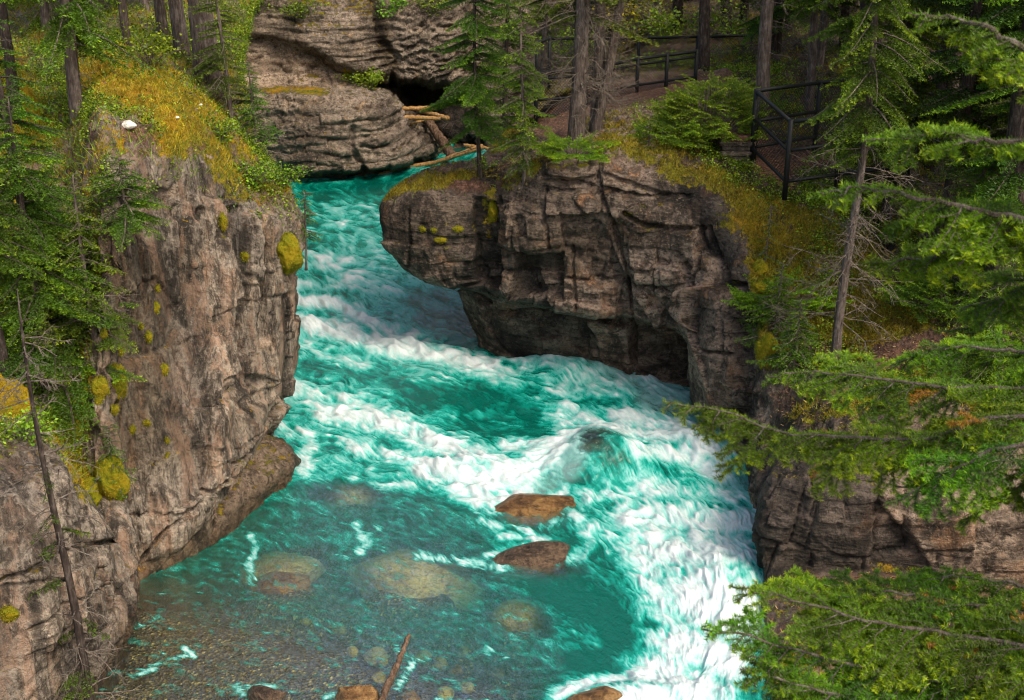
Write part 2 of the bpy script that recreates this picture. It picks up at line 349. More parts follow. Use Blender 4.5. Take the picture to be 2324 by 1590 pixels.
# ---- left bank
def colL(wl, *rest, toe=1.2):
    return [wl + W(0, 0, -toe), wl] + list(rest)
LC = [
 colL(W(-9, 10, 0), W(-9, 10, 1.2), W(-9, 10.2, 2.4), W(-9.2, 10.4, 3.2), W(-9.4, 10.8, 3.8), W(-10, 13, 3.8), W(-12, 17, 5), W(-16, 22, 6.5), W(-30, 50, 9.5)),
 colL(PZ(140, 1700), P(125, 1500, 13.3), P(105, 1300, 13.7), P(85, 1130, 14.1), P(50, 1010, 14.6), P(-30, 930, 16.5), P(-60, 650, 19), P(-60, 300, 23), W(-24, 50, 9)),
 colL(PZ(215, 1590), P(240, 1480, 14.5), P(215, 1330, 14.7), P(195, 1190, 15.1), P(150, 1090, 15.6), P(100, 970, 16.9), P(60, 700, 19.3), P(60, 330, 22.8), W(-20, 50, 8.8)),
 colL(PZ(278, 1475), P(283, 1400, 15.5), P(276, 1320, 15.8), P(262, 1240, 16.2), P(225, 1160, 16.6), P(170, 1010, 17.3), P(140, 760, 18.6), P(150, 430, 20.6), W(-17, 50, 8.6)),
 colL(PZ(300, 1335), P(284, 1292, 17.1), P(235, 1060, 17.5), P(232, 720, 18), P(262, 440, 18.5), P(250, 330, 19.5), P(235, 235, 21), P(255, 165, 24), W(-14, 50, 8.2)),
 colL(PZ(410, 1275), P(402, 1236, 17.7), P(385, 1030, 18.2), P(370, 700, 19), P(372, 425, 19.6), P(380, 315, 20.5), P(390, 235, 22.5), P(405, 195, 25), W(-11, 50, 7.8)),
 colL(PZ(480, 1235), P(478, 1150, 18.5), P(470, 960, 19), P(470, 700, 20), P(482, 440, 20.8), P(470, 330, 21.8), P(460, 255, 23.5), P(472, 212, 26), W(-9, 50, 7.5)),
 colL(PZ(560, 1120), P(555, 1020, 20), P(555, 880, 20.6), P(560, 680, 21.2), P(588, 475, 21.8), P(560, 395, 22.5), P(540, 325, 24), P(540, 268, 27), W(-9, 42, 5.6)),
 colL(PZ(606, 1010), P(618, 960, 22), P(632, 860, 22), P(657, 680, 22.2), P(668, 488, 22.5), P(640, 425, 23.2), P(600, 385, 25), P(580, 300, 28), W(-9.6, 40, 5.2)),
 colL(W(-5.4, 25, 0), W(-5.4, 25, .8), W(-5.3, 25, 1.8), W(-5.2, 24.8, 3.2), W(-5.2, 24.6, 4.2), W(-5.6, 25, 4.6), W(-6.2, 26.5, 4.7), W(-7.2, 29, 4.8), W(-10, 39, 4.9)),
 colL(W(-7.4, 31, 0), W(-7.4, 31, .8), W(-7.4, 31, 1.8), W(-7.5, 31, 3.2), W(-7.7, 31, 4.2), W(-8.1, 31.5, 4.5), W(-8.6, 32, 4.6), W(-9.2, 33, 4.7), W(-11, 38, 4.8)),
 colL(W(-9.4, 37, 0), W(-9.4, 37, .8), W(-9.4, 37, 1.8), W(-9.6, 37, 2.8), W(-9.8, 37, 3.8), W(-10.2, 37, 4.2), W(-10.6, 37, 4.3), W(-11.2, 37, 4.4), W(-13, 37.5, 4.6)),
]
G, uq, vq = loft(LC, [26, 44, 44, 50, 64, 60, 60, 56, 36, 20, 12], [6, 34, 56, 66, 66, 40, 40, 40, 40])
nv, nu = G.shape[:2]
s = np.broadcast_to(arclen(G, 130), (nv, nu)); vv = np.broadcast_to(vq[:, None], (nv, nu)); uu = np.broadcast_to(uq[None, :], (nv, nu))
N = smooth2(normals(G), 6); N /= np.linalg.norm(N, axis=-1, keepdims=True)
if N[130, nu // 2, 0] < 0: N = -N
U, V_ = project(G); z = G[..., 2]
wall = sstep(0.6, 1.6, vv) * (1 - sstep(4.75, 5.35, vv)); gnd = sstep(4.7, 5.6, vv)
q = np.stack([s * 1.0, z * 1.0, np.zeros_like(s)], -1)
d = 0.30 * fbm(G * 0.45, 4, 3) + 0.10 * fbm(G * 1.7, 4, 5) + 0.035 * fbm(G * 7, 3, 9)
up_w = sstep(1.6, 2.6, vv)
flute = fbm(np.stack([s * 1.5 + 0.5 * perlin(G * 0.8, 4), z * 0.22, np.zeros_like(s)], -1), 4, 21, 0.6, True)
d += 0.17 * up_w * flute + 0.05 * up_w * fbm(np.stack([s * 5, z * 0.7, np.zeros_like(s)], -1), 3, 33, 0.6, True)
off, cr = blocks(s + 0.35 * z, z - 0.10 * s, 11, (0.7, 1.6), (0.7, 2.0), 0.25, 0.03)
offv, crv = blocks(s, z, 13, (1.8, 4.5), (.22, .85), .16, .03); d += up_w * (.10 * offv - .07 * crv * sstep(-.3, .1, perlin(G * .6, 16)))
cr = cr * sstep(-.05, .25, perlin(G * .9, 15)); d += 0.07 * off - 0.06 * cr
d += 0.035 * fbm(np.stack([s * 9, z * 3.0, 0 * s], -1), 3, 35) * up_w
# tilted bedding low on the wall
bed = fbm(np.stack([s * 0.5, (z - 0.42 * (s - 12)) * 5.0, np.zeros_like(s)], -1), 4, 41, 0.6, True)
d += 0.07 * (1 - up_w) * bed
d += .17 * up_w * strokes(U, V_, [([(470, 470), (486, 640), (500, 860)], 22, 1), ([(545, 500), (560, 700), (565, 840)], 18, .9), ([(610, 500), (615, 700), (600, 900)], 20, .8), ([(420, 520), (440, 760), (450, 1000)], 12, .6), ([(300, 500), (310, 700)], 26, .5)])
d -= .16 * up_w * strokes(U, V_, [([(515, 560), (525, 760), (530, 900)], 12, 1), ([(585, 560), (588, 760)], 10, 1), ([(445, 480), (455, 640)], 12, .9), ([(350, 470), (345, 640)], 22, .7), ([(320, 900), (400, 960)], 30, .5), ([(520, 930), (610, 880)], 16, .7)])
crk = strokes(U, V_, [([(298, 1285), (400, 1165), (480, 1085), (560, 1010), (628, 905)], 5, 1), ([(520, 600), (560, 640)], 5, .6), ([(415, 470), (412, 560), (418, 640)], 5, 1), ([(0, 1310), (140, 1240), (260, 1230)], 6, 1), ([(60, 1420), (130, 1360), (240, 1320)], 5, .7)])
LF = [([(425, 445), (500, 455), (506, 830), (440, 900)], .13, .2), ([(506, 470), (542, 470), (548, 800), (512, 840)], -.16, -.3), ([(548, 480), (602, 490), (604, 860), (552, 850)], .12, .15), ([(606, 500), (665, 490), (656, 690), (612, 800)], .03, 0), ([(300, 1290), (480, 1088), (630, 905), (612, 1012), (470, 1240), (330, 1300)], .09, .1), ([(265, 430), (402, 430), (400, 1010), (255, 1090)], -.10, -.15), ([(395, 505), (440, 500), (446, 600), (400, 610)], .10, .2), ([(455, 610), (640, 590), (640, 660), (460, 700)], .05, .1), ([(420, 930), (610, 860), (600, 960), (440, 1060)], .07, .2), ([(160, 900), (262, 880), (262, 1060), (180, 1060)], .05, .1), ([(60, 1320), (200, 1270), (215, 1420), (90, 1480)], .12, .2), ([(0, 1060), (110, 1060), (90, 1300), (0, 1320)], .1, .25)]
Uw = U + 14 * fbm(G * np.array([3, 3, 1.5]), 4, 621, .6); Vw_ = V_ + 12 * fbm(G * 3.0, 4, 622, .6); ltone = np.zeros_like(d)
for pl, fo, ft in LF:
    m = (in_poly(Uw, Vw_, pl) & (vv < 5.0) & (uu < 8.3)).astype(float); m = .6 * m + .4 * smooth2(m, 2); d += m * fo * up_w if fo < .19 else m * fo; ltone += m * ft
d -= 0.16 * crk
moss_kn = fbm(G * 1.3, 3, 71); lump = np.abs(perlin(G * 2.6, 73)); lump2 = np.abs(perlin(G * 7, 75))
gd = 0.30 * fbm(G * 0.5, 4, 61) + 0.26 * (0.5 - lump) + 0.12 * (0.5 - lump2) + 0.03 * perlin(G * 18, 77)
H_ = N * np.array([1, 1, .25]); G = G + H_ * (d * wall)[..., None] + np.stack([0 * gd, 0 * gd, gd * gnd], -1) + N * (gd * 0.4 * gnd)[..., None]
U, V_ = project(G)
n2 = normals(G); nz = np.abs(n2[..., 2])
moss = gnd * (0.42 + 0.60 * moss_kn) + 0.30 * sstep(0.55, 0.85, nz) * wall + 0.12 * fbm(G * 0.7, 3, 91)
Um = U + 46 * fbm(G * 1.7, 4, 601, .6); Vm = V_ + 40 * fbm(G * 1.7, 4, 602, .6)
moss += .62 * strokes(Um, Vm, [([(215, 180), (330, 200), (440, 260), (400, 300)], 60, .6), ([(20, 250), (70, 300), (10, 180)], 60, .7), ([(10, 850), (20, 950), (5, 700)], 40, .8), ([(150, 980), (200, 1130), (240, 1110)], 26, .7),
   ([(490, 330), (520, 420), (590, 440), (640, 430)], 36, .5), ([(655, 560), (655, 600)], 16, .6), ([(500, 490), (505, 540)], 10, .6), ([(200, 880), (260, 900)], 14, .5), ([(0, 1400), (25, 1390)], 22, .7)])
moss -= strokes(U, V_, [([(280, 280), (310, 290)], 18, 0.5), ([(260, 390), (440, 430)], 30, 0.55)])
soil = strokes(U, V_, [([(290, 300), (420, 310), (460, 330)], 22, .9), ([(560, 330), (600, 400)], 40, .7), ([(430, 330), (520, 300)], 30, .6)]) * sstep(4.2, 5, vv)
soil = np.maximum(soil, 0.6 * gnd * sstep(-0.1, 0.35, -moss_kn))
wet = (1 - sstep(0.15, 0.75, G[..., 2] + 0.3 * perlin(G * 1.2, 5))) * 0.95
stain = strokes(U, V_, [([(310, 620), (330, 800), (320, 980)], 95, 1), ([(420, 560), (400, 700)], 30, .6), ([(330, 1040), (400, 1000)], 60, .7), ([(540, 980), (600, 940)], 40, .5), ([(490, 1180), (580, 1040)], 40, .5)]) * wall * sstep(-.5, .3, fbm(G * np.array([1.6, 1.6, .5]), 4, 95) + .25)
wet = np.maximum(wet, .72 * stain)
left_o = bank_mesh('cliff', G, moss, soil, wet, M['rock_left'], flip=True, tone=np.clip(.5 + .9 * fbm(np.stack([s * 1.1, z * .22, 0 * s], -1), 3, 97) + .25 * offv + ltone, 0, 1)); register(left_o)
LG, LN, Lgnd, Lmoss = G, N, gnd, moss

# ---- right bank
RC = [
 colL(W(-.7, 46.5, 0), W(-.6, 46.5, .3), W(-.4, 46.6, .5), W(-.2, 46.6, .8), W(0, 46.7, 1.2), W(.4, 46.8, 1.7), W(1.2, 47, 2.4), W(2.2, 47.5, 3.4), W(3.6, 48, 4.0), W(7, 64, 5.6)),
 colL(W(-.3, 40, 0), W(-.2, 40, .5), W(-.1, 40, .9), W(0, 40, 1.4), W(.2, 40, 1.9), W(.5, 40, 2.6), W(1.0, 40, 3.3), W(1.9, 40.5, 4.0), W(3.4, 41.5, 4.4), W(8.5, 64, 5.6)),
 colL(W(-.3, 32, 0), W(-.3, 32, .8), W(-.4, 32, 1.3), W(-.9, 31.9, 1.9), W(-1.1, 31.8, 2.5), W(-1.0, 31.7, 2.9), W(-.5, 32, 3.3), W(.2, 33, 3.8), W(1.6, 36, 4.3), W(9.5, 64, 5.6)),
 colL(W(-.4, 29.6, 0), W(-.5, 29.6, .8), W(-.7, 29.6, 1.3), W(-2.2, 29.6, 2.0), W(-2.6, 29.6, 2.8), P(932, 418, 29.7), P(1000, 406, 30), W(-.7, 31, 3.5), W(.6, 34.6, 4.25), W(10, 64, 5.6)),
 colL(PZ(1088, 775), P(1056, 700, 27.6), P(1040, 655, 27.4), P(922, 612, 27.2), P(874, 555, 27.2), P(864, 488, 27.4), P(925, 440, 28.3), P(1010, 412, 29.4), P(1130, 350, 32.6), W(10.8, 64, 5.6)),
 colL(PZ(1102, 792), P(1075, 715, 27), P(1062, 662, 26.9), P(1000, 640, 26.2), P(985, 545, 26.1), P(985, 448, 26.4), P(1000, 425, 27.3), P(1050, 400, 28.6), P(1150, 340, 32.2), W(11.8, 64, 5.6)),
 colL(PZ(1140, 808), P(1135, 740, 26.4), P(1132, 694, 26.3), P(1122, 652, 25.8), P(1122, 530, 25.9), P(1128, 438, 26.2), P(1130, 408, 27), P(1145, 380, 28.5), P(1180, 325, 32.4), W(13, 64, 5.6)),
 colL(PZ(1250, 828), P(1245, 765, 26.0), P(1240, 700, 26.0), P(1235, 686, 25.2), P(1235, 520, 25.3), P(1240, 382, 25.6), P(1245, 360, 26.5), P(1258, 330, 28.4), P(1290, 258, 33), W(14.5, 64, 5.6)),
 colL(PZ(1370, 846), P(1370, 780, 25.9), P(1365, 714, 25.8), P(1360, 700, 25.0), P(1365, 530, 25), P(1365, 372, 25.3), P(1370, 335, 26.3), P(1382, 300, 28.4), P(1410, 225, 34), W(16, 64, 5.6)),
 colL(PZ(1490, 870), P(1490, 795, 25.6), P(1487, 738, 25.5), P(1480, 722, 24.7), P(1490, 560, 24.7), P(1498, 415, 24.9), P(1500, 350, 26), P(1510, 290, 28), P(1535, 218, 33.6), W(18, 63, 5.6)),
 colL(PZ(1600, 885), P(1600, 840, 25.4), P(1598, 782, 25.5), P(1588, 756, 24.1), P(1598, 625, 24.0), P(1608, 468, 24.3), P(1632, 415, 25.3), P(1650, 350, 26.8), P(1690, 232, 32), W(20, 62, 5.6)),
 colL(PZ(1632, 945), P(1632, 850, 23.3), P(1625, 750, 23.3), P(1628, 700, 23.3), P(1650, 625, 23.4), P(1672, 560, 23.6), P(1708, 498, 24.3), P(1755, 425, 25.5), P(1830, 300, 29.5), W(23, 60, 5.6)),
 colL(PZ(1690, 1075), P(1700, 990, 21.5), P(1706, 920, 21.7), P(1708, 870, 21.8), P(1708, 800, 22), P(1718, 735, 22.2), P(1760, 675, 23), P(1820, 575, 24), P(1930, 400, 26.5), W(26, 57, 5.6)),
 colL(PZ(1722, 1180), P(1716, 1130, 19.2), P(1722, 1085, 19.3), P(1722, 1045, 19.4), P(1735, 1010, 19.5), P(1760, 968, 19.7), P(1820, 878, 20.3), P(1900, 818, 21), P(2010, 590, 24), W(29, 52, 5.4)),
 colL(PZ(1720, 1335), P(1722, 1270, 17.0), P(1722, 1200, 17.1), P(1738, 1130, 17.3), P(1765, 1080, 17.5), P(1830, 1035, 17.8), P(1910, 940, 18.8), P(2010, 845, 20), P(2170, 590, 23), W(31, 46, 5.2)),
 colL(PZ(1740, 1440), P(1950, 1300, 16.7), P(1945, 1240, 16.7), P(1940, 1150, 16.8), P(1955, 1080, 17.1), P(2005, 1015, 17.6), P(2085, 925, 18.6), P(2160, 825, 20), P(2330, 590, 23), W(32, 40, 5)),
 colL(PZ(1760, 1620), P(2300, 1315, 16.6), P(2300, 1260, 16.7), P(2300, 1150, 16.9), P(2320, 1080, 17.2), P(2350, 1015, 17.8), P(2410, 925, 18.8), P(2470, 825, 20), P(2600, 590, 23), W(33, 34, 5)),
 colL(W(2.9, 9, 0), W(12, 15.6, 1.0), W(12.1, 15.8, 1.6), W(12.2, 16, 2.4), W(12.3, 16.3, 3.0), W(12.6, 17, 3.4), W(13.5, 18.5, 3.6), W(15, 20, 3.8), W(18, 24, 4.2), W(34, 26, 5)),
 colL(W(2.6, 2, 0), W(14, 3, 1.6), W(14.3, 3.1, 2.0), W(14.6, 3.2, 2.4), W(15, 3.4, 2.8), W(16, 4, 3.2), W(18, 6, 3.5), W(20, 8, 3.8), W(24, 12, 4.2), W(36, 10, 5)),
]
G, uq, vq = loft(RC, [10, 12, 20, 44, 60, 56, 60, 62, 62, 60, 50, 60, 52, 52, 64, 70, 30, 12], [6, 34, 30, 24, 66, 56, 34, 40, 46, 44])
nv, nu = G.shape[:2]; U, V_ = project(G); z = G[..., 2]
s = np.broadcast_to(arclen(G, 130), (nv, nu)); vv = np.broadcast_to(vq[:, None], (nv, nu)); uu = np.broadcast_to(uq[None, :], (nv, nu))
N = smooth2(normals(G), 30); N /= np.linalg.norm(N, axis=-1, keepdims=True)
if N[150, 300, 1] > 0: N = -N
shelf = sstep(14.0, 14.6, uu) * (1 - sstep(1.7, 2.0, vv))               # the low bench in front of the near wall
wall = sstep(0.5, 1.3, vv) * (1 - sstep(5.3, 6.2, vv)) * (1 - shelf); gnd = np.maximum(sstep(5.5, 6.7, vv), shelf)
off, cr = blocks(s, z, 23, (0.45, 1.25), (0.7, 2.2), 0.20, 0.05); off2, cr2 = blocks(s + 3, z + .2, 29, (0.16, 0.5), (0.3, 1.0), 0.12, 0.025)
off3, cr3 = blocks(s * .8 + z * .55, z - s * .5, 31, (0.8, 2.2), (0.9, 2.4), 0.3, 0.03)
lowrec = 1 - sstep(2.4, 3.0, vv); blk = sstep(4.5, 6.2, uu) * (1 - 1.15 * sstep(11.6, 12.4, uu))
d = 0.22 * fbm(G * 0.5, 4, 103) + 0.07 * fbm(G * 2.1, 4, 105) + 0.03 * fbm(G * 6, 4, 107, .6)
d += (0.35 + 0.65 * blk) * (1 - .4 * sstep(11.6, 12.4, uu)) * (0.07 * off - 0.07 * cr * sstep(-.45, .1, perlin(G * .8, 115)) + 0.085 * off2 - 0.03 * cr2 * sstep(-.1, .3, perlin(G * 1.1, 116)) + 0.05 * off3 - 0.03 * cr3 * sstep(-.1, .3, perlin(G * .7, 117))) * (1 - 0.55 * lowrec) * (1 - .7 * sstep(4.7, 5.7, vv)) * (1 - .75 * sstep(10.4, 11.2, uu) * (1 - sstep(12.4, 13.2, uu)))
ov, cv_ = blocks(s, z, 37, (.8, 2.4), (.3, 1.1), .25, .03); d += sstep(11.2, 12.4, uu) * (.10 * ov - .06 * cv_ + .05 * off2)
pil = strokes(U, V_, [([(1632, 680), (1642, 800), (1652, 960)], 30, 1), ([(1680, 690), (1690, 800), (1694, 900)], 14, .7)]); d += .08 * sstep(.35, .6, pil)
# fracture blocks of the face: outline, how far it stands out, tilt along and up, tone
FRAC = [([(600, 400), (715, 440), (735, 900), (690, 905), (600, 840)], -.28, 0, 0, -.2), ([(735, 450), (830, 430), (815, 950), (740, 960)], .20, .5, 0, .25), ([(830, 430), (1065, 480), (1070, 700), (830, 700)], .10, .2, .1, .05),
 ([(985, 385), (1275, 385), (1275, 480), (990, 490)], .24, .1, 0, .05), ([(820, 715), (1078, 700), (1080, 905), (800, 945)], -.26, -.1, .3, -.35), ([(1080, 690), (1160, 730), (1285, 900), (1280, 975), (1085, 945)], .14, .2, -.2, .1), ([(1070, 490), (1300, 480), (1310, 690), (1160, 720), (1075, 690)], -.08, 0, 0, -.1),
 ([(800, 935), (1090, 940), (1330, 980), (1320, 1020), (880, 1000)], .16, 0, 0, -.05), ([(720, 965), (790, 975), (1210, 1030), (1200, 1240), (780, 1260)], .06, 0, 0, -.05), ([(1205, 1045), (1330, 1040), (1425, 1085), (1440, 1290), (1215, 1240)], .22, .1, 0, .1), ([(990, 225), (1255, 235), (1250, 330), (1000, 320)], .26, 0, 0, .1),
 ([(1265, 200), (1780, 300), (1790, 405), (1480, 385), (1275, 335)], .32, 0, .2, .05), ([(1275, 350), (1480, 395), (1785, 410), (1790, 570), (1470, 585), (1290, 475)], .16, .1, .3, .25), ([(1420, 590), (1790, 590), (1790, 745), (1440, 750)], .02, .2, .1, 0), ([(1450, 755), (1578, 755), (1578, 862), (1470, 850)], .14, .1, 0, .15), ([(1582, 752), (1720, 745), (1745, 850), (1582, 858)], .22, 0, .1, .3), ([(1582, 862), (1800, 860), (1840, 1030), (1700, 1010), (1600, 940)], .12, .2, 0, .1),
 ([(1310, 490), (1420, 600), (1440, 1080), (1380, 1060), (1320, 720)], -.14, 0, 0, -.15), ([(1440, 1085), (1700, 1075), (1880, 1220), (1880, 1400), (1560, 1370), (1450, 1290)], -.22, 0, 0, -.2), ([(1800, 865), (1940, 885), (2010, 1000), (2070, 1330), (2060, 1520), (1890, 1520), (1880, 1150)], .40, -.2, 0, .35), ([(1945, 885), (1975, 895), (2085, 1290), (2065, 1320), (2010, 1100)], -.55, 0, 0, -.2), ([(1735, 745), (1765, 740), (1800, 850), (1775, 850)], -.4, 0, 0, -.2), ([(130, 640), (600, 690), (580, 835), (330, 840), (250, 790)], .08, 0, .2, .05)]
Uw = U + 12 * fbm(G * 3.0, 4, 611, .6); Vw_ = V_ + 10 * fbm(G * 3.0, 4, 612, .6); ftone = np.zeros_like(d)
for pl, fo, tu, tv, ft in FRAC:
    pl = [(817 + a * .4295, 272 + b * .4295) for a, b in pl]; m = (in_poly(Uw, Vw_, pl) & (vv < 6.2) & (uu > 3.6)).astype(float); m = .5 * m + .5 * smooth2(m, 2); xs_ = [p[0] for p in pl]; ys_ = [p[1] for p in pl]
    d += m * (fo + .22 * tu * (U - np.mean(xs_)) / (max(xs_) - min(xs_)) - .22 * tv * (V_ - np.mean(ys_)) / (max(ys_) - min(ys_))); ftone += m * ft
crk = strokes(U, V_, [([(1236, 404), (1300, 412), (1352, 404)], 8, 1.4), ([(1362, 392), (1420, 412), (1500, 440), (1580, 452)], 6, 1.1), ([(1366, 380), (1368, 440), (1388, 490), (1402, 540)], 5, 1),
   ([(1420, 480), (1470, 508), (1592, 520)], 6, 1.2), ([(1132, 450), (1130, 560), (1136, 640)], 6, 1), ([(1392, 520), (1420, 600), (1440, 740), (1438, 850)], 5, 1), ([(1585, 525), (1596, 590), (1590, 640)], 7, 1.2),
   ([(1606, 520), (1640, 640), (1690, 650), (1700, 760), (1708, 880)], 7, 1.6), ([(1240, 430), (1242, 500), (1250, 560)], 4, .7), ([(1560, 600), (1600, 640)], 5, .8), ([(1640, 790), (1700, 800)], 4, .8), ([(1300, 560), (1310, 690)], 4, .7), ([(1040, 655), (1130, 640)], 5, .8), ([(930, 480), (935, 600)], 4, .5), ([(1740, 1130), (1770, 1075), (1800, 1060)], 4, .35), ([(1835, 1080), (1850, 1140), (1838, 1180)], 4, .4)])
d -= 0.20 * crk
d += 0.0 * strokes(U, V_, [([(1245, 530), (1340, 545)], 55, -1.6), ([(1330, 590), (1390, 620)], 26, .8), ([(1480, 570), (1580, 590)], 30, .7), ([(1430, 480), (1560, 480)], 18, .8), ([(1640, 700), (1660, 860)], 22, 1)])
lump = np.abs(perlin(G * 2.4, 173)); lump2 = np.abs(perlin(G * 6.5, 175)); mk = fbm(G * 1.2, 3, 171)
gd = 0.25 * fbm(G * 0.45, 4, 161) + 0.26 * (0.5 - lump) + 0.12 * (0.5 - lump2) + 0.03 * perlin(G * 18, 177)
path = strokes(U, V_, [([(1240, 300), (1330, 245), (1450, 225), (1600, 210)], 34, 1), ([(1290, 330), (1300, 280)], 30, 1), ([(1720, 340), (1760, 390), (1850, 370), (2000, 330)], 36, 1), ([(1720, 380), (1790, 430)], 22, .9), ([(1960, 1310), (2300, 1330)], 60, 1), ([(2010, 830), (2100, 810)], 40, .9)]) * gnd
gd *= 1 - 0.75 * path
H_ = N * np.array([1, 1, .25]); G = G + H_ * (d * wall)[..., None] + np.stack([0 * gd, 0 * gd, gd * gnd], -1) + N * (gd * 0.45 * gnd * (1 - shelf))[..., None]
U, V_ = project(G); nz = np.abs(normals(G)[..., 2])
moss = gnd * (0.36 + 0.75 * mk) + 0.34 * sstep(0.5, 0.85, nz) * wall * sstep(3.6, 5.2, vv) + 0.10 * fbm(G * 0.8, 3, 191)
Um = U + 46 * fbm(G * 1.7, 4, 601, .6); Vm = V_ + 40 * fbm(G * 1.7, 4, 602, .6)
moss += .62 * strokes(Um, Vm, [([(880, 440), (960, 420), (1050, 405)], 16, .5), ([(1110, 440), (1110, 520)], 14, .8), ([(950, 520), (1060, 520)], 26, .38), ([(1150, 420), (1200, 400), (1220, 380)], 24, .6), ([(1250, 378), (1340, 380)], 10, .4), ([(1360, 350), (1460, 330), (1520, 350)], 36, .5), ([(1520, 390), (1600, 400), (1680, 440)], 34, .55),
   ([(1440, 475), (1500, 470)], 20, .5), ([(1640, 500), (1700, 500), (1720, 560)], 34, .6), ([(1705, 600), (1715, 660)], 20, .7), ([(1730, 740), (1740, 820)], 22, .6), ([(1760, 560), (1800, 640), (1900, 720), (2060, 760)], 75, .75), ([(1750, 480), (1850, 520), (1950, 600)], 50, .5), ([(1980, 1285), (2080, 1295)], 12, .8), ([(1000, 560), (1040, 560)], 10, .2)])
moss -= path * 1.2
soil = np.maximum(path, gnd * sstep(0.0, 0.4, -mk) * 0.8); soil = np.maximum(soil, strokes(U, V_, [([(1000, 415), (1100, 425)], 14, .9)]) * sstep(5, 5.8, vv))
wet = np.maximum((1 - sstep(0.2, 1.3, G[..., 2] + 0.4 * perlin(G * 0.8, 5))) * 0.5 * (1 - shelf), 0.55 * strokes(U, V_, [([(1200, 560), (1340, 560)], 60, 1), ([(950, 500), (1080, 500)], 60, .8)]))
tone = np.clip(.48 + .14 * off + .16 * off2 + .12 * off3 + 1.1 * ftone + .5 * sstep(12.7, 13.5, uu) + .4 * sstep(10.9, 11.3, uu) * (1 - sstep(12.7, 13.3, uu)), 0, 1.25)  # last term: pale pillar, also lightened in colour where its facing leaves it dark
right_o = bank_mesh('cliff', G, moss, soil, wet, M['rock_right'], tone=tone); register(right_o)
RG, RN, Rgnd, Rmoss, Rpath, Ru, Rv = G, N, gnd, moss, path, uu, vv

# ---- bluff at the back with the log-filled cave
FC = [
 colL(W(-22, 38, 0), W(-22, 38, 1), W(-22, 38.2, 2), W(-22, 38.5, 3.4), W(-22, 40, 4), W(-22, 41, 5), W(-22, 41, 5.4), W(-22, 42, 6.5), W(-22, 44, 8), W(-22, 60, 12)),
 colL(W(-13, 43, 0), W(-13, 42.8, .8), W(-13, 42.8, 1.6), W(-13, 43, 2.9), W(-13, 44.6, 3.1), W(-13, 45.5, 5), W(-13, 45.2, 5.3), W(-13, 46, 6.2), W(-13, 47.5, 8), W(-13, 70, 11)),
 colL(PZ(600, 388), P(600, 365, 43.2), P(600, 300, 43.2), P(600, 215, 43.8), P(600, 198, 45.6), P(595, 95, 46.2), P(600, 75, 45.8), P(595, 20, 46), P(600, -80, 47), W(-9, 70, 10)),
 colL(PZ(700, 402), P(695, 385, 42.4), P(690, 300, 42.6), P(680, 212, 43.4), P(690, 196, 45), P(690, 118, 45.5), P(700, 96, 44.95), P(705, 20, 45.4), P(710, -80, 47), W(-7, 70, 10)),
 colL(PZ(800, 402), P(800, 380, 42.8), P(800, 300, 42.9), P(800, 215, 43.5), P(800, 196, 45), P(770, 160, 45.4), P(775, 140, 44.7), P(790, 40, 45.2), P(800, -80, 47), W(-5, 70, 10)),
 colL(PZ(905, 386), P(905, 362, 43.6), P(895, 300, 43.9), P(880, 222, 44.6), P(885, 206, 47), P(885, 186, 49.5), P(885, 166, 45.8), P(885, 80, 45.9), P(890, -80, 47), W(-3.4, 70, 10)),
 colL(PZ(990, 352), P(988, 335, 46.8), P(960, 285, 47), P(930, 250, 47.4), P(930, 236, 51), P(930, 188, 52), P(935, 168, 46.3), P(938, 80, 46.2), P(945, -80, 47), W(-2.4, 70, 10)),
 colL(PZ(1045, 330), P(1040, 310, 51), P(1030, 290, 52.5), P(1020, 250, 53), P(1010, 232, 53.5), P(1010, 198, 53), P(1010, 178, 46.9), P(1010, 80, 46.8), P(1015, -80, 47.5), W(-1, 70, 10)),
 colL(PZ(1085, 325), P(1080, 305, 48.4), P(1075, 270, 48.2), P(1070, 225, 48.8), P(1075, 205, 50.5), P(1075, 185, 50.5), P(1075, 165, 49.6), P(1075, 80, 49.8), P(1080, -80, 51), W(1, 70, 10)),
 colL(W(-.6, 47.8, 0), W(-.4, 48, .8), W(-.2, 48.2, 1.8), W(0, 48.6, 2.8), W(.2, 49.4, 3.3), W(.4, 50, 4), W(.5, 50.4, 4.4), W(.8, 51.2, 5.2), W(1.2, 53, 6.4), W(4, 70, 9.5)),
 colL(W(4, 52, 0), W(4, 52, 1.5), W(4, 52.2, 3), W(4, 52.6, 3.6), W(4.2, 53, 3.9), W(4.4, 53.6, 4.4), W(4.6, 54.2, 4.8), W(5, 55, 5.4), W(6, 57, 6.4), W(9, 72, 9)),
]
G, uq, vq = loft(FC, [10, 30, 44, 50, 50, 50, 44, 36, 24, 16], [4, 14, 30, 34, 18, 34, 14, 36, 40, 16])
nv, nu = G.shape[:2]; U, V_ = project(G); z = G[..., 2]
s = np.broadcast_to(arclen(G, 60), (nv, nu)); vv = np.broadcast_to(vq[:, None], (nv, nu))
N = smooth2(normals(G), 4); N /= np.linalg.norm(N, axis=-1, keepdims=True)
if N[60, 100, 1] > 0: N = -N
off, cr = blocks(s, z, 53, (0.18, 0.6), (0.7, 2.6), 0.15, 0.06); up = sstep(5.7, 6.2, vv)
d = 0.26 * fbm(G * 0.5, 4, 203) + 0.13 * fbm(G * 1.6, 4, 205) + 0.05 * fbm(G * 5, 3, 207)
slabt = 0
slab = sstep(4.2, 4.6, vv) * (1 - sstep(5.5, 6, vv)) * (1 - sstep(760, 800, U)); d *= 1 - 0.6 * slab
lay = fbm(np.stack([s * .35, z * 3.4 + .3 * perlin(G * .5, 8), 0 * s], -1), 4, 221, .6, True); d += up * (.22 * lay * sstep(700, 860, U) + .06 * lay) - up * .05 * cr
